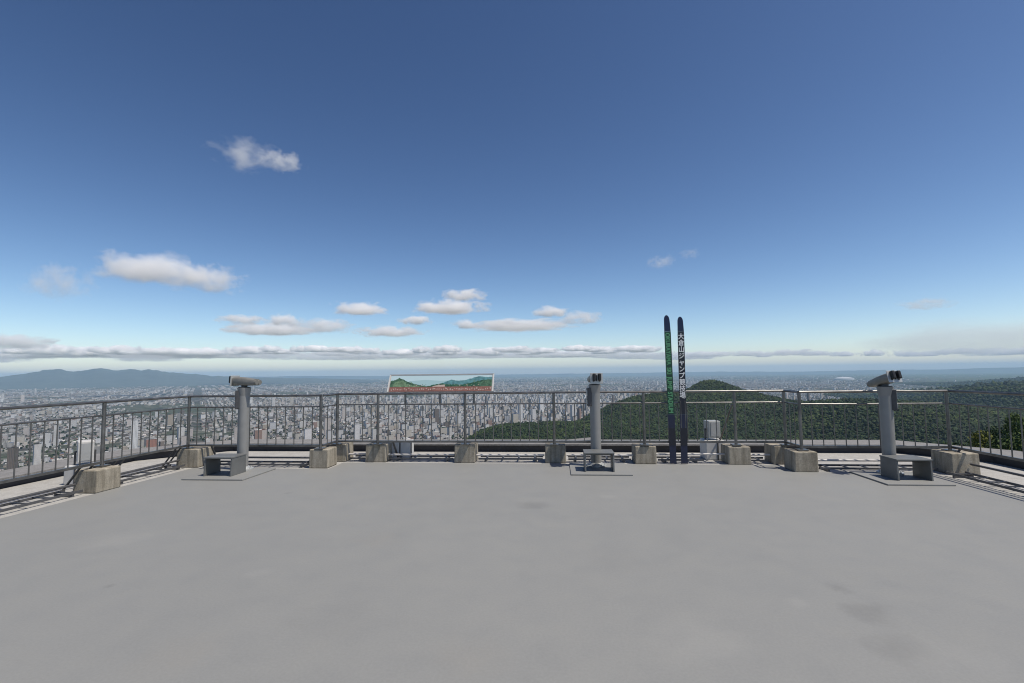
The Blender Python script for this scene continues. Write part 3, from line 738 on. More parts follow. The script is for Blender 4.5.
# ------------------------------------------------------------------ city
GA = R(38); cg, sg = math.cos(GA), math.sin(GA)
WALLC = np.array([(.78, .76, .72), (.68, .63, .54), (.50, .43, .34), (.40, .385, .36), (.22, .18, .15), (.70, .63, .57), (.42, .28, .22), (.82, .81, .79), (.20, .20, .205)])
WALLP = np.array([.2, .17, .13, .13, .07, .1, .07, .08, .05])
ROOFC = np.array([(.075, .072, .07), (.16, .155, .15), (.34, .33, .31), (.20, .09, .07), (.07, .10, .18), (.08, .11, .07), (.72, .71, .68), (.035, .035, .037)])
ROOFP = np.array([.22, .22, .15, .08, .05, .04, .10, .16])
WALLN = ['white', 'cream', 'tan', 'grey', 'brown', 'pale pink', 'reddish', 'bright white', 'slate grey']
ROOFN = ['charcoal', 'grey', 'light grey', 'rust red', 'blue', 'green', 'pale', 'black']
def gen(r0, r1, sp, kind):
    n = int(r1 / sp) + 2
    a, b = np.meshgrid(np.arange(-n, n), np.arange(-n, n)); a = a.ravel(); b = b.ravel()
    px = a * sp + (np.floor(a / 5) * sp * .55); py = b * sp + (np.floor(b / 2) * sp * .45)
    av0 = (np.mod(px, 610) < max(30, sp * .5)) | (np.mod(py + 170, 480) < max(26, sp * .4))
    if sp > 100: av0 = av0 & False
    px = px + RNG.uniform(-.16, .16, len(px)) * sp; py = py + RNG.uniform(-.16, .16, len(px)) * sp
    x = px * cg - py * sg; y = px * sg + py * cg
    r = np.hypot(x, y); u = x * cyw + y * syw; w = -x * syw + y * cyw
    k = (r >= r0) & (r < r1) & (w > 300) & (np.abs(u) < w * 1.13 + 60) & ~av0
    x, y, r, u, w = x[k], y[k], r[k], u[k], w[k]
    z = height(x, y); k = z < PLAIN + 7
    # parks, rivers and the greener right-hand country thin the houses out
    dens = np.clip((fbm(x / 1300, y / 1300, 3, 21) - .235) * 8, .04, 1) * np.clip((fbm(x / 330, y / 330, 2, 23) - .13) * 9, .1, 1)
    t = u / w; green = np.clip((t - .62) * 4 + (fbm(x / 1500, y / 1500, 3, 31) - .5) * 2.2, 0, 1)
    dens = dens * (1 - .93 * green)
    k &= RNG.random(len(x)) < dens * kind['dens']
    x, y, r, u, w, z = x[k], y[k], r[k], u[k], w[k], z[k]; n = len(x)
    core = 1.3 * np.exp(-.5 * ((u / w + .10) / .24) ** 2) * np.exp(-.5 * ((r - 4300) / 1700) ** 2) + .45 * (fbm(x / 420, y / 420, 2, 41) > .6)
    p = RNG.random(n)
    wx = sp * RNG.uniform(.42, .72, n); wy = sp * RNG.uniform(.40, .68, n); h = RNG.uniform(5.5, 8.5, n)
    mid = p < .10 + .26 * core; hi = p < .010 + .055 * core
    h = np.where(mid, RNG.uniform(10, 22, n), h); h = np.where(hi, RNG.uniform(24, 44, n), h)
    h = np.where(p < .001 + .008 * core, RNG.uniform(50, 95, n), h)
    lim = kind.get('w', 99)
    wx = np.where(mid, RNG.uniform(.6, 1.1, n) * 17, np.minimum(wx, lim)); wy = np.where(mid, RNG.uniform(.6, 1.2, n) * 14, np.minimum(wy, lim))
    wx = np.where(hi, RNG.uniform(14, 34, n), wx); wy = np.where(hi, RNG.uniform(11, 18, n), wy)
    if kind.get('scale'): wx = wx * kind['scale']; wy = wy * kind['scale']
    wc = RNG.choice(len(WALLC), n, p=WALLP / WALLP.sum()); rc = RNG.choice(len(ROOFC), n, p=ROOFP / ROOFP.sum())
    wc = np.where(mid & (RNG.random(n) < .6), RNG.choice([0, 0, 1, 5, 7], n), wc)
    gable = (~mid) & (RNG.random(n) < .5) & (r < 3600)
    return dict(x=x, y=y, z=z - .8, wx=wx, wy=wy, h=h + .8, wc=wc, rc=rc, gable=gable, r=r, tone=.62 + .8 * fbm(x / 600, y / 600, 2, 51), rot=GA + np.where(RNG.random(n) < .22, RNG.uniform(-.7, .7, n), RNG.uniform(-.08, .08, n)))
bands = [gen(1150, 3100, 17.5, dict(dens=.85)), gen(3100, 6800, 31, dict(dens=.9, w=22)), gen(6800, 15000, 74, dict(dens=.95, scale=1.25, w=40)), gen(15000, 31000, 190, dict(dens=.85, w=75))]
C = {k: np.concatenate([b[k] for b in bands]) for k in bands[0]}
ok = over_parapet(C['x'], C['y'], C['z'] + C['h']) & ~hidden_by_hill(C['x'], C['y'], C['z'] + C['h'])
C = {k: v[ok] for k, v in C.items()}
PX, PY = project(C['x'], C['y'], C['z'] + C['h'])
inside = (PX > 6) & (PX < 1018)
area = np.where(inside, C['h'] * np.maximum(C['wx'], C['wy']) / C['r'] ** 2, 0)
order = np.argsort(-area); top = order[:300]; rest = np.ones(len(area), bool); rest[top] = False

def mat_building(name, roof=False):
    mt, t, b = new_mat(name)
    c = t.nodes.new('ShaderNodeAttribute'); c.attribute_name = 'paint'
    g = t.nodes.new('ShaderNodeNewGeometry')
    if roof:
        n = noise(t, g.outputs['Position'], .25, 4, .7); r = ramp(t, [(.3, (.75, .75, .75)), (.7, (1.15, 1.15, 1.15))]); t.links.new(n.outputs[0], r.inputs[0])
        t.links.new(mixc(t, 1, c.outputs['Color'], r.outputs[0], 'MULTIPLY'), b.inputs['Base Color'])
    else:
        s = t.nodes.new('ShaderNodeSeparateXYZ'); t.links.new(g.outputs['Position'], s.inputs[0])
        mp = t.nodes.new('ShaderNodeMapping'); mp.inputs['Rotation'].default_value = (0, 0, -GA); t.links.new(g.outputs['Position'], mp.inputs[0])
        s2 = t.nodes.new('ShaderNodeSeparateXYZ'); t.links.new(mp.outputs[0], s2.inputs[0])
        fl = math_n(t, 'LESS_THAN', math_n(t, 'FRACT', math_n(t, 'DIVIDE', s.outputs[2], 3.1)), .42)
        ba = math_n(t, 'LESS_THAN', math_n(t, 'FRACT', math_n(t, 'DIVIDE', math_n(t, 'ADD', s2.outputs[0], s2.outputs[1]), 3.4)), .52)
        wn = math_n(t, 'MULTIPLY', fl, ba)
        t.links.new(mixc(t, wn, c.outputs['Color'], (.05, .06, .07)), b.inputs['Base Color'])
    b.inputs['Roughness'].default_value = .8; b.inputs['Specular IOR Level'].default_value = .25
    return mt
M['wall_city'] = mat_building('city_wall'); M['roof_city'] = mat_building('city_roof', True)

def building_arrays(c, sel, local=False):
    n = len(sel); x, y, z = c['x'][sel], c['y'][sel], c['z'][sel]; wx, wy, h = c['wx'][sel] / 2, c['wy'][sel] / 2, c['h'][sel]
    rot = c['rot'][sel]; co, si = np.cos(rot), np.sin(rot)
    gb = c['gable'][sel]
    sx = np.array([-1, 1, 1, -1, -1, 1, 1, -1, -1, 1]); sy = np.array([-1, -1, 1, 1, -1, -1, 1, 1, 0, 0])
    lx = sx[None] * wx[:, None]; ly = sy[None] * wy[:, None]
    lz = np.zeros((n, 10)); lz[:, 4:8] = np.where(gb, h * .72, h)[:, None]; lz[:, 8:] = (np.where(gb, h * 1.08, h + .02))[:, None]
    X = lx * co[:, None] - ly * si[:, None]; Y = lx * si[:, None] + ly * co[:, None]; Z = lz
    if not local: X = X + x[:, None]; Y = Y + y[:, None]; Z = Z + z[:, None]
    V = np.stack([X, Y, Z], -1)
    fw = [(0, 1, 5, 4), (1, 2, 6, 5), (2, 3, 7, 6), (3, 0, 4, 7)]
    fr_q = [(4, 5, 9, 8), (6, 7, 8, 9)]; fr_t = [(5, 6, 9), (7, 4, 8)]
    return V, fw, fr_q, fr_t
def merged_city(name, c, sel):
    V, fw, fq, ft = building_arrays(c, sel); n = len(sel); off = (np.arange(n) * 10)[:, None]
    flat_, sizes, mi, cols = [], [], [], []
    wcol = np.clip(.86 * WALLC[c['wc'][sel]] * RNG.uniform(.8, 1.1, (n, 1)) * (c['tone'][sel][:, None] * .6 + .4), 0, .85); rcol = np.clip(.66 * ROOFC[c['rc'][sel]] * RNG.uniform(.7, 1.25, (n, 1)) * c['tone'][sel][:, None], 0, .85)
    for k, fs in ((0, fw), (1, fq), (1, ft)):
        for f in fs:
            flat_.append((off + np.array(f)[None]).ravel()); sizes.append(np.full(n, len(f)))
            gable_end = len(f) == 3
            mi.append(np.full(n, 0 if gable_end else k)); cols.append(np.repeat(wcol if (k == 0 or gable_end) else rcol, len(f), 0))
    me = np_mesh(name, V.reshape(-1, 3), np.concatenate(flat_), np.concatenate(sizes), [M['wall_city'], M['roof_city']], np.concatenate(mi))
    corner_color(me, 'paint', np.concatenate(cols))
    o = D.objects.new(name, me); COL.objects.link(o); return o
tag(merged_city('city_buildings', C, np.where(rest)[0]), 'dense mass of small pale city buildings spreading over the plain', 'city', kind='stuff')

def place(px, y_):
    ks = [(60, 'beyond the left side railing'), (104, 'behind the left floodlight'), (146, 'right of the left floodlight'), (190, 'beyond the left corner block'),
          (236, 'left of the left telescope'), (285, 'right of the left telescope'), (338, 'behind the left wing end'), (388, 'left of the panorama board'),
          (440, 'under the panorama board left half'), (494, 'under the panorama board right half'), (554, 'right of the panorama board'), (600, 'by the middle telescope'),
          (690, 'beyond the skis'), (800, 'right of the skis'), (880, 'left of the right telescope')]
    for k, s in ks:
        if px < k: return s
    return 'right of the right telescope'
def one_building(i):
    sel = np.array([i]); c = C
    V, fw, fq, ft = building_arrays(c, sel, True); V = V[0]
    hgt = c['h'][i]; gb = c['gable'][i]; wn, rn = WALLN[c['wc'][i]], ROOFN[c['rc'][i]]
    cat = 'house' if hgt < 10 else 'apartment block' if hgt < 24 else 'tower block'
    nm = cat.replace(' ', '_')
    wcol = .78 * WALLC[c['wc'][i]]; rcol = .75 * ROOFC[c['rc'][i]]
    faces = list(fw); 
    if gb: faces += ft; v = V
    else: v = V[:8]
    me = np_mesh(nm, v, np.concatenate([np.array(f) for f in faces]), [len(f) for f in faces], [M['wall_city']])
    corner_color(me, 'paint', np.repeat(wcol[None], len(me.loops), 0))
    o = D.objects.new(nm, me); COL.objects.link(o); o.location = (float(c['x'][i]), float(c['y'][i]), float(c['z'][i]))
    mb = MB()
    if gb:
        vv = [tuple(p) for p in V]; u3 = Vector((0, 0, .35))
        for f in fq:
            p = [Vector(vv[k]) for k in f]; mb.add([k + Vector((0, 0, .02)) for k in p] + [k + u3 for k in p], [(0, 1, 2, 3), (4, 5, 6, 7), (0, 1, 5, 4), (1, 2, 6, 5), (2, 3, 7, 6), (3, 0, 4, 7)])
    else:
        p = [Vector(k) for k in V[4:8]]; cc = sum(p, Vector()) / 4
        q_ = [cc + (k - cc) * 1.01 for k in p]
        mb.add([k + Vector((0, 0, .02)) for k in q_] + [k + Vector((0, 0, .6)) for k in q_], [(3, 2, 1, 0), (4, 5, 6, 7), (0, 1, 5, 4), (1, 2, 6, 5), (2, 3, 7, 6), (3, 0, 4, 7)])
        if hgt > 10:
            q2 = [cc + (k - cc) * .32 for k in p]
            mb.add([k + Vector((0, 0, .61)) for k in q2] + [k + Vector((0, 0, 3.4)) for k in q2], [(3, 2, 1, 0), (4, 5, 6, 7), (0, 1, 5, 4), (1, 2, 6, 5), (2, 3, 7, 6), (3, 0, 4, 7)])
    rme = mb.mesh('roof', M['roof_city'])
    corner_color(rme, 'paint', np.repeat(rcol[None], len(rme.loops), 0))
    ro = D.objects.new('roof', rme); COL.objects.link(ro); ro.parent = o
    size = ('small ' if max(c['wx'][i], c['wy'][i]) < 9.5 else 'wide ') if cat == 'house' else ('slim ' if min(c['wx'][i], c['wy'][i]) < 13 else 'broad ')
    tag(o, f"{size}{wn} {cat} with {rn} {'gabled' if gb else 'flat'} roof, {place(PX[i], PY[i])}", cat, 'city buildings nearest the mountain')
for i in top: one_building(int(i))

# landmark buildings
def survey(px, y_, dist):
    d = bearing(px, y_); d = d / math.hypot(d.x, d.y) * dist
    return d.x, d.y, EYE + d.z
x, y, z = survey(844, 377.5, 16500)
mb = MB(); n = 28
vs = [(0, 0, 47)]
for j, (rr_, zz) in enumerate(((55, 42), (105, 28), (138, 8), (140, -40))):
    vs += [(rr_ * 1.9 * math.cos(2 * math.pi * k / n), rr_ * math.sin(2 * math.pi * k / n), zz) for k in range(n)]
fs = [(0, 1 + k, 1 + (k + 1) % n) for k in range(n)]
for j in range(3): fs += [(1 + j * n + k, 1 + (j + 1) * n + k, 1 + (j + 1) * n + (k + 1) % n, 1 + j * n + (k + 1) % n) for k in range(n)]
mb.add(vs, fs)
tag(obj('domed_hall', mb, flat('dome_white', (.5, .5, .5), .4), None, True, at=(x, y, PLAIN + 36), local=True), 'shiny white domed hall far out on the plain right of the skis', 'domed hall')
def tower(label, px, ytop, dist, w, d, col, cat='tower block'):
    x, y, z = survey(px, ytop, dist); g = float(height(np.array([x]), np.array([y]))[0]) - 1
    mb = MB(); mb.box((-w / 2, -d / 2, 0), (w / 2, d / 2, z - g)); me = mb.mesh('tower_block', M['wall_city']); corner_color(me, 'paint', np.repeat(np.array([col]), len(me.loops), 0))
    o = D.objects.new('tower_block', me); COL.objects.link(o); o.location = (x, y, g); o.rotation_euler = (0, 0, GA); tag(o, label, cat, 'city buildings nearest the mountain')
    mb = MB(); mb.box((-w / 2 - .3, -d / 2 - .3, z - g + .01), (w / 2 + .3, d / 2 + .3, z - g + .9)); mb.box((-w / 5, -d / 5, z - g + .91), (w / 5, d / 5, z - g + 4)); rm = mb.mesh('roof', M['roof_city'])
    corner_color(rm, 'paint', np.repeat(np.array([(.3, .3, .3)]), len(rm.loops), 0)); r_ = D.objects.new('roof', rm); COL.objects.link(r_); r_.parent = o
tower('tan slab tower at the forest edge beside the middle block', 470.5, 427, 1900, 13, 12, (.55, .5, .42))
tower('tall white slab under the left part of the panorama board', 357, 424, 2100, 20, 13, (.72, .7, .68))
tower('bright white tower right of inner end of left railing wing', 308, 429, 2000, 24, 12, (.75, .72, .70))
tower('wide reddish brown block beyond the left corner block', 152, 439, 1850, 26, 16, (.38, .20, .15), 'apartment block')
tower('white apartment tower rising beyond the left floodlight', 135, 420, 2100, 18, 14, (.72, .72, .70))
tower('white clustered tower above the forest edge left of middle telescope', 520, 404, 2900, 24, 18, (.70, .69, .67))
tower('pale broad tower beside the middle telescope column', 573, 405, 2900, 30, 18, (.64, .62, .60))
tower('cream tower rising under right end of the panorama board', 489, 401, 3300, 24, 18, (.66, .62, .54))
tower('white broad tower right of the panorama board', 541, 398, 3600, 30, 20, (.72, .71, .69))

# ------------------------------------------------------------------ woods
def ico(sub):
    bm = bmesh.new(); bmesh.ops.create_icosphere(bm, subdivisions=sub, radius=1)
    v = np.array([tuple(p.co) for p in bm.verts]); f = np.array([[p.index for p in q_.verts] for q_ in bm.faces]); bm.free(); return v, f
ICO1, ICO2 = ico(1), ico(2)
GREENS = .42 * np.array([(.030, .058, .018), (.042, .075, .022), (.055, .090, .026), (.026, .048, .020), (.072, .105, .030), (.036, .066, .028)])
def crowns(name, x, y, z, s, ic, label, cols):
    v0, f0 = ic; n = len(x); k = len(v0)
    jit = 1 + RNG.uniform(-.38, .32, (n, k))
    V = v0[None] * jit[..., None]
    th = RNG.uniform(0, 6.28, n); co, si = np.cos(th)[:, None], np.sin(th)[:, None]
    sx = (s * RNG.uniform(.5, .68, n))[:, None]; sz = (s * RNG.uniform(.5, .85, n))[:, None]
    X = (V[..., 0] * co - V[..., 1] * si) * sx + x[:, None]; Y = (V[..., 0] * si + V[..., 1] * co) * sx + y[:, None]; Z = V[..., 2] * sz + (z + s * .55)[:, None]
    F = (f0[None] + (np.arange(n) * k)[:, None, None]).reshape(-1, 3)
    return np.stack([X, Y, Z], -1).reshape(-1, 3), F, np.repeat(cols, len(f0) * 3, 0)
def mat_leaf(name, attr=None, c=None):
    mt, t, b = new_mat(name)
    g = t.nodes.new('ShaderNodeNewGeometry').outputs['Position']
    n = noise(t, g, .55 if attr else 1.6, 3, .7); r = ramp(t, [(.3, (.6, .62, .6)), (.7, (1.35, 1.3, 1.2))]); t.links.new(n.outputs[0], r.inputs[0])
    if attr:
        a = t.nodes.new('ShaderNodeAttribute'); a.attribute_name = attr; src = a.outputs['Color']
    else: src = c
    t.links.new(mixc(t, 1, src, r.outputs[0], 'MULTIPLY'), b.inputs['Base Color'])
    b.inputs['Roughness'].default_value = .75; b.inputs['Specular IOR Level'].default_value = .2
    return mt
M['woods'] = mat_leaf('woods', 'leaf')
def scatter(r0, r1, sp, hmin=7, dens=1.0):
    n = int(r1 / sp) + 2
    # only the sector in front of the camera
    us = np.arange(-r1 * .75, r1 * .78, sp); ws = np.arange(max(20, r0 * .55), r1, sp)
    u, w = np.meshgrid(us, ws); u = u.ravel() + RNG.uniform(-.45, .45, u.size) * sp; w = w.ravel() + RNG.uniform(-.45, .45, w.size) * sp
    r = np.hypot(u, w); k = (r >= r0) & (r < r1) & (np.abs(u) < w * 1.13 + 15) & (RNG.random(len(u)) < dens); u, w, r = u[k], w[k], r[k]
    x = u * cyw - w * syw; y = u * syw + w * cyw; z = height(x, y)
    k = (z > PLAIN + hmin); x, y, z = x[k], y[k], z[k]
    k = over_parapet(x, y, z + 14); x, y, z = x[k], y[k], z[k]
    k = ~hidden_by_hill(x, y, z + 18); return x[k], y[k], z[k]
parts = []
for r0, r1, sp, sz, ic in ((230, 900, 5.2, 7.5, ICO2), (900, 1500, 5.6, 7.5, ICO1), (1500, 2600, 7, 9, ICO1), (2600, 4500, 14, 16, ICO1), (4500, 11000, 44, 46, ICO1)):
    x, y, z = scatter(r0, r1, sp)
    s = sz * RNG.uniform(.7, 1.3, len(x)); tone = fbm(x / 70, y / 70, 2, 77)
    ci = np.clip((tone * 6 + RNG.normal(0, 1.1, len(x))).astype(int), 0, 5)
    cols = GREENS[np.array([3, 0, 5, 1, 2, 4])[ci]] * RNG.uniform(.45, 1.75, (len(x), 1))
    if sz > 30: s = s * .6
    parts.append(crowns('', x, y, z - (0 if sz < 30 else 12), s, ic, '', cols))
# street trees and park trees among the houses
xs, ys = [], []
k = RNG.integers(0, len(C['x']), 42000); k = k[C['r'][k] < 9000]
x = C['x'][k] + RNG.normal(0, 14, len(k)); y = C['y'][k] + RNG.normal(0, 14, len(k))
pk = fbm(x / 500, y / 500, 2, 61) > .38; x, y = x[pk], y[pk]; z = height(x, y)
parts2 = crowns('', x, y, z, RNG.uniform(4, 9, len(x)), ICO1, '', GREENS[RNG.integers(0, 6, len(x))])
def build_crowns(name, ps):
    off = 0; F, V, Cc = [], [], []
    for v, f, c in ps:
        F.append(f + off); V.append(v); Cc.append(c); off += len(v)
    F = np.concatenate(F); V = np.concatenate(V); Cc = np.concatenate(Cc)
    me = np_mesh(name, V, F.ravel(), np.full(len(F), 3), [M['woods']]); corner_color(me, 'leaf', Cc)
    o = D.objects.new(name, me); COL.objects.link(o); return o
tag(build_crowns('forest', parts), 'dense dark green broadleaf forest covering the hills to the right', 'forest', kind='stuff')
tag(build_crowns('city_greenery', [parts2]), 'scattered green trees among the houses of the city', 'trees', kind='stuff')

# trees one can tell apart, close below the terrace on the right
M['bark'] = flat('bark', (.10, .075, .055), .9, var=.3, scale=3)
TLEAF = [mat_leaf('leaf_mid', None, (.05, .08, .025)), mat_leaf('leaf_dark', None, (.032, .056, .02)), mat_leaf('leaf_yellow', None, (.125, .135, .028)), mat_leaf('leaf_light', None, (.075, .11, .032))]
def tree_meshes(seed):
    rg = np.random.default_rng(seed); mb = MB()
    mb.tube((0, 0, -1), (.1, .05, 3.5), .22, .15, n=8); mb.tube((.1, .05, 3.5), (.2, -.1, 7.5), .15, .05, n=8)
    cl = []
    for i in range(9):
        a = rg.uniform(0, 6.28); z = rg.uniform(2.6, 6.5); L = rg.uniform(1.4, 2.8) * (1 - (z - 3) / 9)
        p = Vector((.12, 0, z)); q_ = p + Vector((math.cos(a) * L, math.sin(a) * L, rg.uniform(.6, 1.8))); mb.tube(p, q_, .07, .025, n=6); cl.append((q_, rg.uniform(.9, 1.5)))
    for i in range(10):
        a = rg.uniform(0, 6.28); rr_ = rg.uniform(.2, 2.2); z = rg.uniform(3.2, 8.6); rr_ *= max(.25, 1 - abs(z - 5) / 5)
        cl.append((Vector((math.cos(a) * rr_, math.sin(a) * rr_, z)), rg.uniform(.8, 1.5)))
    trunk = mb.mesh('trunk', M['bark'], True)
    Vs = []
    for c_, rad_ in cl:
        k = int(230 * rad_); d = rg.normal(size=(k, 3)); d /= np.linalg.norm(d, axis=1)[:, None]
        p = np.array(c_) + d * (rad_ * rg.uniform(.45, 1.05, k) ** .6)[:, None] * np.array([1.15, 1.15, .8])
        a1 = rg.normal(size=(k, 3)); a1 /= np.linalg.norm(a1, axis=1)[:, None]; nn = d + rg.normal(size=(k, 3)) * .6
        a2 = np.cross(nn, a1); a2 /= np.linalg.norm(a2, axis=1)[:, None] + 1e-6; a1 = np.cross(a2, nn); a1 /= np.linalg.norm(a1, axis=1)[:, None] + 1e-6
        s = rg.uniform(.10, .22, (k, 1)); Vs.append(np.stack([p - a1 * s, p + a2 * s * .7, p + a1 * s, p - a2 * s * .7], 1))
    V = np.concatenate(Vs).reshape(-1, 3); n = len(V) // 4
    crown = np_mesh('crown', V, np.arange(4 * n), np.full(n, 4), [TLEAF[0]])
    return trunk, crown
TM = [tree_meshes(s) for s in (1, 2, 3)]
NEAR = [ # bearing, crest, distance, kind, label
    (981, 431, 150, 2, 'yellow green bushy tree beyond the right railing corner'),
    (1016, 414, 170, 3, 'light green leafy tree highest beyond the right side railing'),
    (1030, 424, 120, 3, 'light green tree cut by the right edge of the view'),
    (1002, 436, 135, 0, 'mid green tree low between yellow tree and light green tree'),
    (964, 439, 165, 1, 'dark green tree peeping over the coping left of the yellow tree'),
    (1014, 440, 100, 2, 'yellowish low tree just over the right parapet coping'),
    (993, 427, 210, 1, 'dark green tree behind the yellow green bushy tree'),
    (945, 438, 190, 0, 'mid green tree right of the right telescope beyond the railing'),
    (1024, 436, 90, 0, 'nearest mid green tree at the right end of the parapet'),
]
for px, yt, dist, kind, lab in NEAR:
    x, y, z = survey(px, yt, dist); g = float(height(np.array([x]), np.array([y]))[0]); s = (z - g) / 9.3
    tr, cr = TM[random.randrange(3)]; w_ = min(max(s, .6), 1.25)
    o = D.objects.new('broadleaf_tree', None); COL.objects.link(o); o.location = (x, y, g); o.rotation_euler = (0, 0, random.uniform(0, 6.28)); o.scale = (w_, w_, s)
    a = D.objects.new('trunk', tr); b = D.objects.new('crown', cr)
    for k in (a, b): COL.objects.link(k); k.parent = o
    b.material_slots[0].link = 'OBJECT'; b.material_slots[0].material = TLEAF[kind]
    tag(o, lab, 'tree', 'trees close below the terrace')

# ------------------------------------------------------------------ mountains on the horizon
def mountain(name, prof, dist, depth, seed, mat):
    """a range with real depth: crest heights surveyed along bearings, slopes falling to the plain on both sides"""
    pxs = np.linspace(prof[0][0], prof[-1][0], 260); ys = np.interp(pxs, [p[0] for p in prof], [p[1] for p in prof])
    V = []; K = 15
    for j, t in enumerate(np.linspace(-1, 1, K)):
        for p, yy in zip(pxs, ys):
            x, y, z = survey(float(p), float(yy), dist); s = 1 + t * depth / dist
            V.append((x * s, y * s, z, t))
    V = np.array(V); t = V[:, 3]; ang_ = np.arctan2(V[:, 0], V[:, 1]); V[:, 2] += (fbm(ang_ * 90, ang_ * 0, 5, seed + 3) - .55) * (V[:, 2] - PLAIN) * .2
    hgt = np.maximum(V[:, 2] - PLAIN, 0) * (1 - np.abs(t)) ** 1.3
    hgt = hgt * (1 + .35 * (fbm(V[:, 0] / 2500, V[:, 1] / 2500, 4, seed) - .5) * (1 - (1 - np.abs(t)) ** 6)) - 4 * (np.abs(t) > .99)
    P = np.stack([V[:, 0], V[:, 1], PLAIN + hgt], -1); n = len(pxs)
    i, j = np.meshgrid(np.arange(K - 1), np.arange(n - 1), indexing='ij')
    q_ = np.stack([i * n + j, i * n + j + 1, (i + 1) * n + j + 1, (i + 1) * n + j], -1).reshape(-1, 4)
    me = np_mesh(name, P, q_.ravel(), np.full(len(q_), 4), [mat], None, True)
    o = D.objects.new(name, me); COL.objects.link(o); tag(o, kind='structure')
mm = flat('mountain_forest', (.05, .064, .055), .95, var=.3, scale=.002)
mountain('mountains', [(-120, 377), (-40, 378), (0, 376.5), (23, 373.2), (44, 370), (61, 369.6), (76, 372), (97, 368.4), (117, 370), (132, 369), (152, 369.8), (170, 371.6), (187, 373.6), (211, 375.6), (234, 376.8), (270, 377.6), (330, 378.5), (380, 380)], 23500, 4500, 5, mm)
mountain('mountains', [(-120, 376), (0, 379.5), (90, 376.5), (180, 378), (300, 376), (420, 376.0), (520, 374.2), (600, 373.2), (650, 372.6), (720, 371.5), (800, 371.6), (880, 369.8), (940, 369.5), (1000, 367.5), (1060, 366), (1160, 365)], 40000, 4000, 9, mm)

# ------------------------------------------------------------------ haze
HZ_TOP = 560.0
mb = MB(); mb.box((-64000, -62000, PLAIN - 20), (64000, 66000, HZ_TOP))
hm_ = D.materials.new('haze'); hm_.use_nodes = True; t = hm_.node_tree
t.nodes.remove(t.nodes['Principled BSDF'])
pv = t.nodes.new('ShaderNodeVolumePrincipled'); pv.inputs['Color'].default_value = (.52, .77, 1.0, 1); pv.inputs['Density'].default_value = 3.1e-5
pv.inputs['Anisotropy'].default_value = 0.0
t.links.new(pv.outputs[0], t.nodes['Material Output'].inputs['Volume'])
tag(obj('haze', mb, hm_), kind='stuff')

# ------------------------------------------------------------------ clouds
def cloud_mat(seed, dens, freq, thr, soft, flatb):
    mt = D.materials.new('cloud'); mt.use_nodes = True; t = mt.node_tree; t.nodes.remove(t.nodes['Principled BSDF'])
    tc = t.nodes.new('ShaderNodeTexCoord').outputs['Object']
    mp = t.nodes.new('ShaderNodeMapping'); mp.inputs['Location'].default_value = (seed * 3.7, seed * 1.3, seed * 2.1); mp.inputs['Scale'].default_value = freq
    t.links.new(tc, mp.inputs[0])
    n = noise(t, mp.outputs[0], 1.0, 5, .58, .25)
    ln = t.nodes.new('ShaderNodeVectorMath'); ln.operation = 'LENGTH'; t.links.new(tc, ln.inputs[0])
    edge = math_n(t, 'MULTIPLY', math_n(t, 'POWER', ln.outputs['Value'], 2.0), soft)
    sz = t.nodes.new('ShaderNodeSeparateXYZ'); t.links.new(tc, sz.inputs[0])
    low = t.nodes.new('ShaderNodeMapRange'); low.inputs[1].default_value = -flatb - .12; low.inputs[2].default_value = -flatb + .10; t.links.new(sz.outputs[2], low.inputs[0])
    d = math_n(t, 'SUBTRACT', math_n(t, 'SUBTRACT', n.outputs[0], thr), edge)
    d = math_n(t, 'MULTIPLY', math_n(t, 'MINIMUM', math_n(t, 'MAXIMUM', math_n(t, 'MULTIPLY', d, 4.2), 0), 1), low.outputs[0])
    d = math_n(t, 'MULTIPLY', d, dens)
    pv = t.nodes.new('ShaderNodeVolumePrincipled'); pv.inputs['Color'].default_value = (1, .997, .993, 1); pv.inputs['Anisotropy'].default_value = 0
    t.links.new(d, pv.inputs['Density']); t.links.new(pv.outputs[0], t.nodes['Material Output'].inputs['Volume'])
    mt.cycles.volume_step_rate = .35
    return mt
bmc = bmesh.new(); bmesh.ops.create_icosphere(bmc, subdivisions=3, radius=1); CLM = D.meshes.new('cloud'); bmc.to_mesh(CLM); bmc.free()
def cloud(label, px, yc, wpx, hpx, alt, opt, freq=(2.2, 2.2, 1.6), thr=.36, soft=.42, flatb=.45, group=None, depth=1.0, rz=None):
    d = bearing(px, yc); el = d.z / math.hypot(d.x, d.y); dist = (alt - EYE) / el
    x, y, z = survey(px, yc, dist)
    rng = dist / math.cos(math.atan2(d.x, d.y) + YAW) * 1.0
    k = dist / F_PX
    cosv = 1 / math.sqrt(1 + ((px - CX) / F_PX) ** 2)
    sx = wpx * .5 * k * cosv; sz = hpx * .5 * k * 1.0
    sz = max(sz / max(.2, math.cos(math.atan(el))), 20)
    me = CLM.copy(); me.materials.clear(); cloud.n += 1
    me.materials.append(cloud_mat(cloud.n, opt * .62 / (sz * .9), freq, thr, soft, flatb))
    o = D.objects.new('cloud', me); COL.objects.link(o); o.location = (x, y, z)
    o.scale = (sx, max(sx * .6 * depth, sz), sz); o.rotation_euler = (0, 0, -math.atan2(x, y))
    tag(o, label, 'cloud', group or 'clouds in the blue sky')
cloud.n = 0
W_ = (3.2, 2.4, 1.5)
cloud('small wispy white cloud high in the upper left sky', 248, 157, 104, 36, 1900, 1.3, (2.3, 2, 1.7), .38, .36, .8)
cloud('thin frayed cloud tail trailing right of the highest white cloud', 282, 161, 58, 26, 1900, 1.8, (2.8, 2, 1.8), .36, .36, .8)
cloud('broad pale pink cumulus with flat base in the left sky', 154, 272, 126, 38, 1600, 3.4, (3.0, 2.2, 1.5), .30, .38, .35)
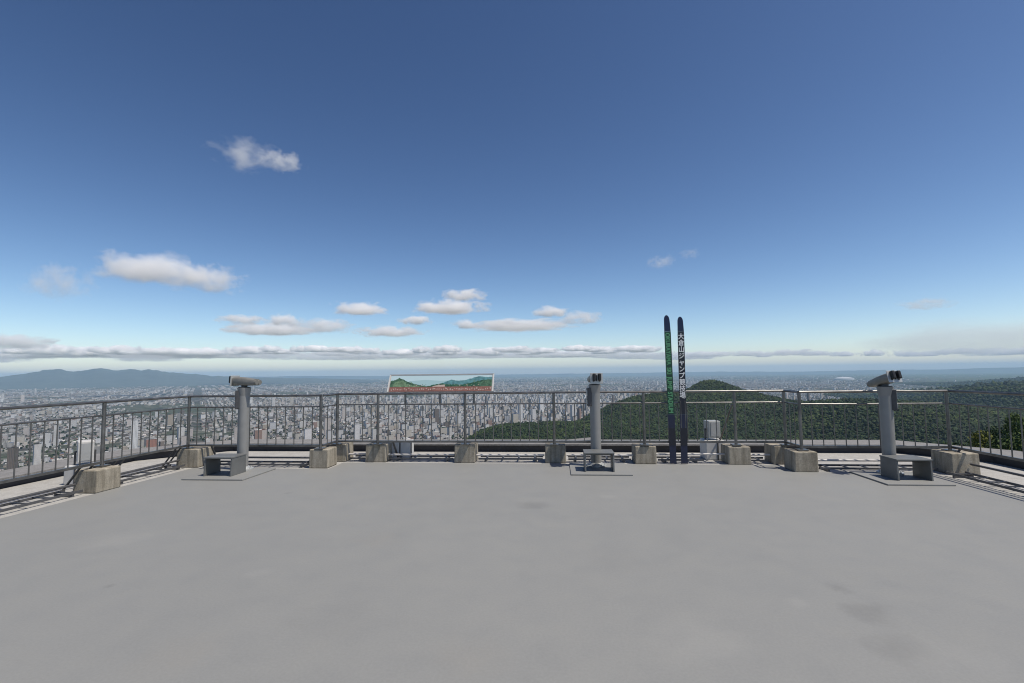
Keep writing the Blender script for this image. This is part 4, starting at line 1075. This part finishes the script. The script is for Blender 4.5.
cloud('greyish cloud tail on the right side of the broad left cumulus', 208, 279, 92, 32, 1600, 2.4, (3.0, 2.2, 1.5), .34, .34, .7)
cloud('faint grey wisp at left of the broad pale cumulus', 60, 283, 76, 36, 1600, 1.8, (3.0, 2.2, 1.8), .35, .36, .8)
cloud('bright little cumulus above and left of the panorama board', 360, 310, 74, 22, 1600, 4.5, (2.8, 2, 1.4), .31, .40, .35)
cloud('longest bright cumulus above the panorama board, flat based', 450, 308, 96, 23, 1600, 4.5, (3.0, 2, 1.4), .30, .40, .35)
cloud('rounded cumulus stacked above the longest bright cumulus', 463, 296, 60, 21, 1700, 4.0, (2.5, 2, 1.4), .31, .40, .35)
cloud('small bright cumulus right over the panorama board', 416, 321, 46, 16, 1600, 4.5, (2.4, 2, 1.4), .31, .40, .35)
cloud('grey streak cloud over the left end of the panorama board', 390, 332, 92, 15, 1600, 2.8, W_, .31, .38, .5)
cloud('small pale cumulus at the left end of a grey streak', 466, 325, 40, 16, 1600, 4.0, (2.4, 2, 1.4), .31, .40, .35)
cloud('long grey streak cloud between panorama board and middle telescope', 520, 326, 140, 16, 1600, 2.4, W_, .31, .36, .5)
cloud('bright small cumulus above the middle telescope', 550, 313, 46, 18, 1600, 4.5, (2.4, 2, 1.4), .31, .40, .35)
cloud('dim grey cloud right of the small cumulus over middle telescope', 582, 318, 62, 21, 1600, 2.4, (2.6, 2, 1.5), .33, .36, .5)
cloud('bright knob of cloud on the grey bank over left telescope', 286, 321, 48, 20, 1600, 4.0, (2.4, 2, 1.4), .32, .38, .4)
cloud('long grey bank of cloud over the left telescope', 272, 330, 116, 16, 1600, 3.0, W_, .31, .36, .5)
cloud('grey ragged cloud right of the bank over left telescope', 325, 326, 82, 20, 1600, 2.4, W_, .33, .36, .6)
cloud('thin grey streak left of the bank over left telescope', 242, 320, 62, 12, 1600, 2.2, W_, .33, .36, .7)
cloud('dark grey streak of cloud at the far left edge', 14, 342, 90, 14, 1600, 3.0, W_, .31, .36, .7)
cloud('faint puff of cloud to the left above the skis', 660, 262, 40, 20, 1800, .9, (2.4, 2, 1.5), .35, .36, .7)
cloud('faintest small puff above the skis', 690, 254, 30, 14, 1800, .5, (2.4, 2, 1.5), .36, .36, .7)
cloud('thin pinkish streak high over the right telescope', 926, 304, 66, 13, 1700, .8, W_, .34, .36, .7)
cloud('wide pale veil of cloud low in the right sky', 1010, 338, 300, 36, 2200, .4, (1.6, 1.6, 1.0), .22, .42, .9)
rc_ = random.Random(5)
for k in range(26):     # low bank along the horizon
    px = -30 + k * 28 + rc_.uniform(-12, 12)
    yy = 355.5 + rc_.uniform(-2.0, 2.0) - (px - 200) * .002
    cloud('pale low cloud in the long bank along the horizon', px, yy, rc_.uniform(60, 130), rc_.uniform(8, 13), 1900, rc_.uniform(1.0, 2.4), (3.6, 2.6, 1.5), .29, .34, .5, 'low clouds banked along the horizon')
for k in range(34):     # brighter heads standing on the bank
    px = 20 + k * 19 + rc_.uniform(-9, 9)
    cloud('small bright head of cloud rising from the horizon bank', px, 351.5 + rc_.uniform(-1.8, 2) - (px - 200) * .002, rc_.uniform(22, 60), rc_.uniform(8, 14), 1900, rc_.uniform(7, 12), (3.0, 2.0, 1.5), .28, .40, .35, 'bright heads of the horizon cloud bank')
for k in range(15):
    px = 660 + k * 26 + rc_.uniform(-9, 9)
    cloud('little low white cloud on the horizon right of the skis', px, 354.5 - (px - 660) * .006 + rc_.uniform(-1.5, 1.5), rc_.uniform(30, 70), rc_.uniform(6, 10), 1900, rc_.uniform(2, 5), (3.4, 2, 1.4), .31, .40, .4, 'little low clouds on the right horizon')
